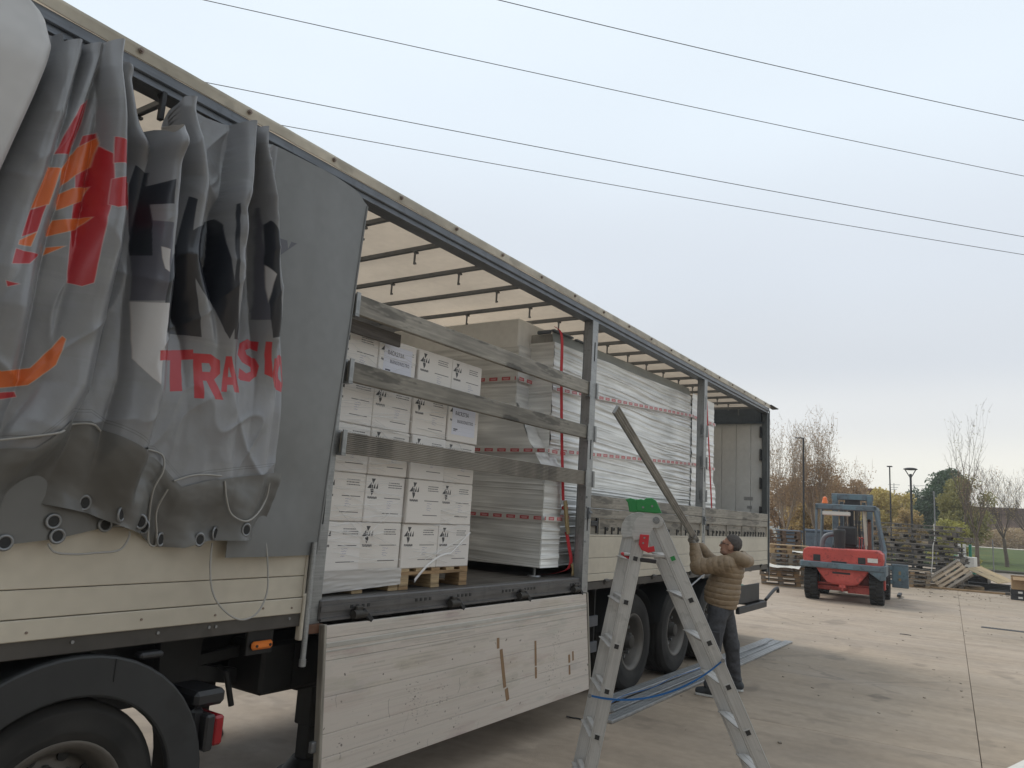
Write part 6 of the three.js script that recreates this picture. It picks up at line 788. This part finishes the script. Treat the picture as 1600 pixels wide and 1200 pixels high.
  for (const k of [0, 1]) { const t = thing('plastic_crate', `${k ? 'upper' : 'lower'} of two black crates under the carton at the right edge`, 'crate', [3.95, k * .165, -26.9], .02, 'black crates under the carton'); mesh('crate_wall', [bb(-.5, .5, .0, .155, -.35, -.32, .006), bb(-.5, .5, 0, .155, .32, .35, .006), bb(-.5, -.47, 0, .155, -.319, .319, .006), bb(.47, .5, 0, .155, -.319, .319, .006), bb(-.469, .469, 0, .02, -.319, .319)], M.plastic, t); mesh('crate_label', [bb(-.3, -.18, .05, .11, .351, .354), bb(.1, .22, .05, .11, .351, .354)], M.white, t); }
  const cb = thing('brown_carton', 'open brown carton on two black crates at the right edge', 'box', [3.97, .332, -26.9], .03); { const cm = std([.44, .29, .155], .8, 0, { map: grimeTex }); mesh('carton_wall', [bb(-.48, .48, 0, .33, .32, .33), bb(-.48, .48, 0, .42, -.33, -.32), bb(-.48, -.47, 0, .36, -.319, .319), bb(.47, .48, 0, .36, -.319, .319), bb(-.469, .469, 0, .01, -.319, .319)], cm, cb); mesh('carton_flap', [box(.9, .006, .2, [0, .35, .42], [.5, 0, 0])], cm, cb); }
  const dp = makePallet('carried_pallet', 'pale pallet carried under the trailer tail', paleWood, 95); dp.position.set(-.78, .661, -9.6); dp.rotation.y = 0;
  const gn = wthing('green_net', 'green netting lying on the pallet under the trailer tail', 'net', [-.4, .81, -9.9]); wm('net', sheet(20, 12, (u, v) => [-.7 + u * .5, .812 + .1 * fbm(u * 5, v * 5, 9, 3) * Math.sin(u * Math.PI) * Math.sin(v * Math.PI) + .01, -10.1 + v * .6]), M.green, gn);
}
// ---------------------------------------------------------------- overhead cables
{
  const ws = [[[-8.77, 11, -3.79], [4.18, 11, -18.35], 'highest-left overhead cable, starting above the cream roof edge at the top of the picture'], [[-3.86, 11, -6.48], [4.13, 11, -15.29], 'overhead cable at the upper right, the farthest from the trailer roof'], [[-8.8, 9.5, -4.17], [4.12, 9.5, -18.66], 'third overhead cable down, emerging behind the trailer roof'], [[-8.79, 9.5, -5.94], [4.14, 9.5, -20.11], 'lowest overhead cable, closest above the trailer roof']];
  for (const [a, b, lab] of ws) { const A = V(...a), B = V(...b), d = B.clone().sub(A), P = []; for (let k = -14; k <= 24; k++) { const s = k / 10, p = A.clone().addScaledVector(d, s); p.y += .012 * Math.pow((s - .5) * 2, 2) * 4 - .05; P.push(p.toArray()); } const t = wthing('overhead_cable', lab, 'cable', A.toArray(), 'overhead cables'); wm('conductor', tube(P, .0078, 90, 5), std([.03, .03, .035], .6), t); }
}
{ const t = wthing('foam_board', 'white board edge at the lower right corner of the yard', 'board', [3.6, 0, -4.6]); const g = extrude([[3.36, 4.60], [3.50, 5.06], [4.6, 5.4], [4.5, 4.1]], .02, .002); g.rotateX(-Math.PI / 2); g.translate(0, .004, 0); wm('board', g, M.white, t); }
// small debris on the ground
for (const [x, z, lab] of [[0.02, -3.3, 'dark scrap of strap on the ground left of the ladder'], [1.75, -13.2, 'dark twig lying on the open concrete']]) { const t = wthing('debris', lab, 'scrap', [x, 0, z]); wm('scrap', tube([[x - .09, .006, z], [x - .03, .012, z + .03], [x + .04, .007, z - .01], [x + .1, .008, z + .02]], .007, 16, 5), M.plastic, t); }

{ // wood chips and grit blown about the yard
  const r = rng(611), l = []; for (let k = 0; k < 420; k++) { const near = r() < .5, x = near ? -1.5 + r() * 5.5 : -3 + r() * 7, z = near ? -24 - r() * 5 : -1 - r() * 22, s = .006 + .02 * r() * r() * (near ? 2 : 1); if (x < .15 && z > -11) continue; l.push(box(s * (1 + 2 * r()), s * .5, s, [x, s * .25 + .0005, z], [0, r() * 3, 0])); }
  const m = mesh('wood_chips', l, M.woodGrey); m.userData.kind = 'stuff'; m.userData.label = 'small wood chips and grit scattered over the concrete'; m.userData.category = 'litter';
}
// ---------------------------------------------------------------- trees, lamps, houses beyond the yard
const hT = (x, z) => z < -49.5 ? 1.02 * sstep(-46, -92, z) + .03 : (z > -50 ? 0 : .03);
const leafMat = (r, g, b) => new THREE.MeshPhysicalMaterial({ color: lin(r, g, b), roughness: .95, transmission: .3, thickness: 0, side: THREE.DoubleSide });
function leafQuads(list) { // list of [x,y,z,size,rng]
  const P = [], N = [], U = []; for (const [x, y, z, s, r] of list) { const a = r() * 6.283, b = Math.acos(2 * r() - 1), u = V(Math.sin(b) * Math.cos(a), Math.cos(b), Math.sin(b) * Math.sin(a)), w = V(r() - .5, r() - .5, r() - .5).cross(u).normalize(); const l = s * (.7 + .6 * r()), ww = s * (.35 + .3 * r()); const p0 = [x - u.x * l, y - u.y * l, z - u.z * l], p1 = [x + w.x * ww, y + w.y * ww, z + w.z * ww], p2 = [x + u.x * l, y + u.y * l, z + u.z * l], p3 = [x - w.x * ww, y - w.y * ww, z - w.z * ww]; P.push(...p0, ...p1, ...p2, ...p0, ...p2, ...p3); const n = w.clone().cross(u); for (let k = 0; k < 6; k++) { N.push(n.x, n.y, n.z); U.push(0, 0); } }
  const g = new THREE.BufferGeometry(); g.setAttribute('position', new THREE.Float32BufferAttribute(P, 3)); g.setAttribute('normal', new THREE.Float32BufferAttribute(N, 3)); g.setAttribute('uv', new THREE.Float32BufferAttribute(U, 2)); return g;
}
const bark = std([.17, .135, .105], .9, 0, { map: woodTex }), barkGrey = std([.44, .35, .27], .9, 0, { map: woodTex });
function branchTree(name, label, x, z, o) {
  const y0 = hT(x, z), t = thing(name, label, 'tree', [x, y0, z], 0, o.group), r = rng(o.seed), trunk = [], twigs = [], tips = [];
  const grow = (p, d, L, rad, dep) => {
    const n = dep === 0 ? 5 : 3; let q = p.clone(), dd = d.clone(), rr = rad; const seg = L / n;
    for (let k = 0; k < n; k++) { const e = q.clone().addScaledVector(dd, seg), r2 = rr * (dep === 0 ? .93 : .82); (dep < 1 ? trunk : twigs).push(rod(q.toArray(), e.toArray(), rr, dep < 1 ? 8 : dep < 3 ? 5 : 3, r2)); q = e; rr = r2; dd.add(V((r() - .5) * o.bend, (r() - .35) * o.bend * .8 + o.lift * .12, (r() - .5) * o.bend)).normalize(); if (dep >= 2) tips.push([q.clone(), dep]);
      if (dep > 0 && dep < o.depth && k < n - 1 && r() < .72) { const s = dd.clone().add(V((r() - .5) * 1.5, r() * .5 + o.lift * .4, (r() - .5) * 1.5)).normalize(); grow(q, s, L * (.45 + .3 * r()), rr * .6, dep + 1); } }
    if (dep < o.depth) { const m = dep === 0 ? o.forks : 2; for (let k = 0; k < m; k++) { const a = k / m * 6.283 + r() * 1.2, sp = dep === 0 ? o.spread : o.spread * .75; const s = dd.clone().multiplyScalar(1 - sp * .4).add(V(Math.cos(a) * sp, o.lift * .5, Math.sin(a) * sp)).normalize(); grow(q, s, L * (dep === 0 ? o.limb : (.62 + .25 * r())), rr * (dep === 0 ? .55 : .66), dep + 1); } }
  };
  grow(V(0, -.05, 0), V((r() - .5) * .06, 1, (r() - .5) * .06).normalize(), o.trunk, o.rad, 0);
  const nt = tips.length; for (let k = 0; k < nt; k++) { const p = tips[k][0]; if (r() < .45) for (let q = 0; q < 1; q++) { const d = V((r() - .5) * .9, .35 + r() * .6, (r() - .5) * .9).normalize(), e = p.clone().addScaledVector(d, .25 + .35 * r()); twigs.push(rod(p.toArray(), e.toArray(), .008, 3, .003)); } }
  mesh('trunk', trunk, o.bark || bark, t); mesh('branches', twigs, o.bark || bark, t);
  if (o.leaves) { const L = []; for (let k = 0; k < o.leaves; k++) { const [p] = tips[Math.floor(r() * tips.length)]; if (o.leafTop && p.y > o.leafTop && r() < .85) continue; const s = o.lj ?? .25; L.push([p.x + (r() - .5) * s, p.y + (r() - .5) * s, p.z + (r() - .5) * s, o.ls || .07, r]); } mesh('crown', leafQuads(L), o.leaf, t); }
  return t;
}
function bush(name, label, x, z, w, h, d, n, mat, seed, o = {}) {
  const y0 = hT(x, z), t = thing(name, label, o.cat || 'shrub', [x, y0, z], 0, o.group), r = rng(seed), L = [], cl = [];
  for (let k = 0; k < (o.clumps || 26); k++) { const a = r() * 6.283, v = r(), rr = Math.sqrt(r()); const yy = (o.y0 || .1) + (h - (o.y0 || .1)) * v, f = o.round ? Math.sqrt(Math.max(.05, 1 - Math.pow(2 * v - 1, 2))) : 1 - .35 * v; cl.push([Math.cos(a) * rr * w / 2 * f, yy, Math.sin(a) * rr * d / 2 * f, (o.cr || .45) * (.6 + .7 * r())]); }
  for (let k = 0; k < n; k++) { const c = cl[Math.floor(r() * cl.length)], a = r() * 6.283, b = Math.acos(2 * r() - 1), q = c[3] * Math.pow(r(), .4); L.push([c[0] + Math.sin(b) * Math.cos(a) * q, Math.max(.05, c[1] + Math.cos(b) * q), c[2] + Math.sin(b) * Math.sin(a) * q, o.ls || .09, r]); }
  mesh('crown', leafQuads(L), mat, t);
  const st = []; for (let k = 0; k < 7; k++) { const c = cl[k]; st.push(rod([(r() - .5) * .15, -.05, (r() - .5) * .15], [c[0] * .8, c[1], c[2] * .8], o.sr || .035, 5, .012)); } mesh('trunk', st, bark, t);
  return t;
}
const brownLeaf = leafMat(.40, .27, .15), ochre = leafMat(.46, .33, .13), yellow = leafMat(.52, .41, .13), olive = leafMat(.27, .25, .08), green = leafMat(.07, .115, .055), greenY = leafMat(.36, .34, .08);
branchTree('bare_tree', 'tall half-bare tree left of the forklift, closest to the trailer', -5.4, -34, { seed: 5, trunk: 1.6, rad: .10, forks: 9, spread: .34, limb: 1.1, depth: 4, bend: .16, lift: .9, leaves: 8000, leaf: brownLeaf, leafTop: 4.2, lj: .5, ls: .042, group: 'half-bare trees', bark: barkGrey });
branchTree('bare_tree', 'tall half-bare tree with brown leaves directly behind the forklift mast', -4.15, -35.5, { seed: 8, trunk: 1.5, rad: .12, forks: 10, spread: .34, limb: 1.35, depth: 4, bend: .15, lift: .95, leaves: 12000, leaf: brownLeaf, leafTop: 5.0, lj: .5, ls: .042, group: 'half-bare trees', bark: barkGrey });
branchTree('bare_tree', 'smaller half-bare tree right of the forklift mast', -3.1, -37, { seed: 11, trunk: 1.3, rad: .08, forks: 5, spread: .4, limb: 1.3, depth: 3, bend: .18, lift: .8, leaves: 900, leaf: brownLeaf, lj: .3, ls: .042, group: 'half-bare trees', bark: barkGrey });
branchTree('bare_tree', 'bare tree standing on the lawn right of the pallet heap', 2.1, -43, { seed: 21, trunk: 2.0, rad: .12, forks: 5, spread: .5, limb: .68, depth: 4, bend: .2, lift: .75, leaves: 500, leaf: brownLeaf, lj: .3, ls: .04, group: 'trees on the lawn' });
branchTree('bare_tree', 'leaning bare tree with a white-painted foot farther along the lawn', 3.35, -56, { seed: 24, trunk: 1.9, rad: .13, forks: 5, spread: .6, limb: .75, depth: 4, bend: .22, lift: .6, leaves: 500, leaf: ochre, lj: .3, ls: .042, group: 'trees on the lawn' });
branchTree('bare_tree', 'bare tree at the very right edge of the picture', 5.0, -58, { seed: 27, trunk: 1.9, rad: .13, forks: 5, spread: .6, limb: .9, depth: 4, bend: .22, lift: .6, leaves: 500, leaf: ochre, lj: .3, ls: .042, group: 'trees on the lawn' });
branchTree('young_tree', 'thin upright bare tree rising above the olive tree', 1.35, -47, { seed: 31, trunk: 3.2, rad: .08, forks: 4, spread: .3, limb: .8, depth: 3, bend: .15, lift: .9, leaves: 200, leaf: olive, ls: .04, group: 'trees on the lawn' });
bush('ochre_shrub', 'ochre and brown shrub filling the space left of the forklift', -4.9, -37, 3.6, 2.9, 2.4, 9000, ochre, 41, { cr: .42, clumps: 46, group: 'autumn shrubs' });
bush('brown_shrub', 'brown thicket behind the forklift mast', -3.6, -39, 3.4, 4.3, 2.2, 9000, brownLeaf, 43, { cr: .45, clumps: 46, group: 'autumn shrubs' });
bush('brown_shrub', 'tall brown thicket beside the trailer tail', -6.9, -40, 3.0, 4.2, 2.2, 7000, brownLeaf, 44, { cr: .45, clumps: 40, group: 'autumn shrubs' });
bush('yellow_shrub', 'bright yellow bush between forklift and house', -3.5, -55, 4.6, 4.5, 2.6, 12000, yellow, 45, { cr: .6, clumps: 50, ls: .1, group: 'autumn shrubs' });
bush('ochre_shrub', 'small ochre bush in front of the house', -2.0, -53, 2.2, 3.2, 1.8, 5000, ochre, 46, { cr: .4, clumps: 26, group: 'autumn shrubs' });
bush('green_tree', 'round dark green tree right of the house', -.4, -60, 4.4, 6.0, 3.6, 16000, green, 47, { cr: .75, clumps: 46, round: true, y0: 1.4, ls: .11, cat: 'tree', sr: .1 });
bush('olive_tree', 'olive-yellow leafed tree on the lawn behind the pallet heap', 1.15, -50, 3.2, 5.3, 2.6, 9000, olive, 48, { cr: .5, clumps: 42, round: true, y0: 1.5, ls: .09, cat: 'tree', sr: .09 });
bush('yellow_shrub', 'low yellow-green bush at the right end of the pallet heap', .9, -46.5, 2.4, 2.6, 1.6, 4500, greenY, 49, { cr: .4, clumps: 24, group: 'autumn shrubs' });
{ // reed bank: a mass of dry stalks and brush
  const r = rng(90), L = []; for (let k = 0; k < 16000; k++) { const x = -4 + r() * 26, z = -90 - r() * 5, y = 1 + r() * (1.7 + .6 * vn(x * .6, 1, 4)); L.push([x, y, z, .16, r]); }
  const m = mesh('reed_bank', leafQuads(L), leafMat(.42, .31, .18)); m.userData.kind = 'stuff'; m.userData.label = 'brown bank of dry reeds beyond the lawn'; m.userData.category = 'reeds';
}
// ---------------------------------------------------------------- lamps and poles
{
  const y0 = hT(-1.1, -45);
  const lp = thing('street_lamp', 'street lamp with a cone-shaped head right of the forklift', 'lamp', [-1.05, 0, -45]);
  mesh('pole', rod([0, 0, 0], [0, 5.1, 0], .075, 12, .055), M.steelDark, lp); mesh('bracket', [rod([0, 5.05, 0], [-.28, 5.55, 0], .025, 8), rod([0, 5.05, 0], [.28, 5.55, 0], .025, 8), rod([0, 5.05, 0], [0, 5.3, 0], .06, 10, .07)], M.steelDark, lp); mesh('lamp_head', [lathe([[0, 5.66], [.2, 5.65], [.36, 5.60], [.37, 5.56], [.30, 5.53], [0, 5.52]], 24)], M.steelDark, lp);
  const p2 = thing('thin_pole', 'thin straight pole with a flat cap left of the cone lamp', 'pole', [-2.12, 0, -45]); mesh('pole', rod([0, 0, 0], [0, 5.68, 0], .05, 10, .035), M.steelDark, p2); mesh('pole_cap', bb(-.14, .14, 5.68, 5.74, -.1, .1, .01), M.steelDark, p2);
  const p3 = thing('arm_lamp', 'lamp post with a short horizontal arm among the bare trees', 'lamp', [-3.72, 0, -30.2]); mesh('pole', rod([0, 0, 0], [0, 5.7, 0], .045, 10, .035), M.steelDark, p3); mesh('lamp_arm', [beam([.03, 5.69, 0], [-.32, 5.70, .05], .05, .04, .008), beam([-.2, 5.69, .03], [-.34, 5.69, .05], .1, .03, .008)], M.steelDark, p3);
  const p4 = thing('thin_pole', 'pale short pole standing in front of the dark green tree', 'pole', [.30, 0, -42]); mesh('pole', rod([0, 0, 0], [0, 4.2, 0], .04, 8, .03), M.galv, p4);
  const p5 = thing('thin_pole', 'slim grey stake on the lawn between the two bare trees', 'pole', [2.75, 0, -46]); mesh('pole', rod([0, 0, 0], [0, 1.9, 0], .03, 8, .03), M.galv, p5);
}
// ---------------------------------------------------------------- houses and parked truck
{
  const plaster = std([.62, .46, .33], .9, 0, { map: grimeTex }), roofM = std([.13, .075, .055], .85, 0, { map: grimeTex });
  const h = thing('house', 'cream gabled house behind the yellow bush', 'house', [-4.9, 1, -75], -.12);
  const gb = extrude([[-2.2, 0], [2.9, 0], [2.9, 3.35], [-.2, 4.35], [-2.2, 3.75]], 7, 0); gb.translate(0, 0, -7); mesh('wall', metreUV(gb), plaster, h);
  mesh('roof', [beam([-.2, 4.47, .3], [3.2, 3.32, .3], .12, .14, .01, [0, 1, 0]), sheet(2, 1, (u, v) => [lerp(-.2, 3.3, u), lerp(4.46, 3.3, u), lerp(.4, -7.4, v)]), sheet(2, 1, (u, v) => [lerp(-2.5, -.2, u), lerp(3.72, 4.46, u), lerp(.4, -7.4, v)])], roofM, h);
  const wf = mesh('window', bb(-1.05, -.25, 2.35, 3.35, .0, .04), std([.05, .05, .05], .3), h); mesh('shutter', [bb(-1.35, -1.06, 2.3, 3.4, .01, .06), bb(-.24, .05, 2.3, 3.4, .01, .06)], std([.12, .07, .045], .8), wf);
  const aer = (x, z) => mesh('aerial', [rod([x, 3.8, z], [x, 5.6, z], .03, 5), rod([x - .5, 5.45, z], [x + .5, 5.45, z], .02, 4), rod([x - .35, 5.2, z], [x + .35, 5.2, z], .02, 4), rod([x - .25, 5.0, z], [x + .25, 5.0, z], .02, 4)], M.galv, h); aer(-.6, -1); aer(.9, -2); aer(2.0, -1.6);
  const lb = thing('long_building', 'long low brown building far behind the lawn', 'building', [8, 1, -115], 0);
  mesh('wall', bb(-9.5, 22, 0, 4.2, -8, 0), std([.24, .15, .115], .9, 0, { map: grimeTex }), lb); mesh('roof', [bb(-10, 22.5, 4.2, 5.1, -8.4, .4, .05)], std([.17, .10, .08], .9, 0, { map: grimeTex }), lb); mesh('chimney', bb(-2.4, -1.4, 5.1, 6.2, -4, -3), std([.25, .12, .09], .9), lb);
  const bd = thing('brown_building', 'reddish roof of a building seen between the bare branches left of the forklift', 'building', [-9.6, 0, -62], .1); mesh('wall', bb(-3.5, 6, 0, 3.6, -6, 0), plaster, bd); const rg = extrude([[-4, 3.6], [6.5, 3.6], [5.0, 5.3], [-2.5, 5.3]], 6.6, 0); rg.translate(0, 0, -6.3); mesh('roof', metreUV(rg), std([.22, .11, .075], .9, 0, { map: grimeTex }), bd);
  const tk = thing('parked_truck', 'white parked box truck glimpsed between trailer tail and trees', 'truck', [-9.0, 0, -48], .35); mesh('box_body', bb(-1.9, .55, .95, 3.05, -4, 0, .03), std([.66, .72, .74], .5, 0, { map: paintTex }), tk); mesh('roof_edge', bb(-1.95, .6, 3.052, 3.12, -4, .03, .01), M.white, tk); mesh('cab', [bb(.56, 1.5, .8, 2.35, -3.2, -.2, .12)], std([.5, .55, .6], .4), tk); mesh('cab_window', bb(.7, 1.35, 1.6, 2.2, -.2, -.18, .02), std([.03, .04, .05], .15), tk); for (const [x, z] of [[-1.3, -.2], [1.0, -.5]]) { const w = cyl(.42, .42, .28, 20, [x, .42, z], [Math.PI / 2, 0, 0]); mesh('tyre', w, M.rubber, tk); }
  mesh('skirt', bb(-1.8, .5, .5, .93, -.1, -.06), M.steelDark, tk);
  for (const [x, z, w, hh, lab] of [[-5.0, -33.2, 1.0, 1.75, 'blue-grey bin, the left one behind the pallet stacks'], [-3.6, -33.0, 1.2, 1.85, 'blue-grey bin, the right one behind the forklift hood']]) { const t = thing('waste_container', lab, 'bin', [x, 0, z], .1, 'bins behind the stacks'); mesh('container_body', bb(-w / 2, w / 2, .15, hh - .12, -.5, .5, .04), std([.11, .145, .19], .6, 0, { map: grimeTex }), t); mesh('lid', bb(-w / 2 - .03, w / 2 + .03, hh - .118, hh, -.54, .54, .03), std([.09, .12, .16], .6), t); for (const xx of [-w / 2 + .1, w / 2 - .1]) mesh('caster', cyl(.075, .075, .06, 12, [xx, .075, .42], [0, 0, Math.PI / 2]), M.rubber, t); }
}
scene.fog = new THREE.FogExp2(new THREE.Color(.80, .82, .84), .0012);
renderer.render(scene, camera);
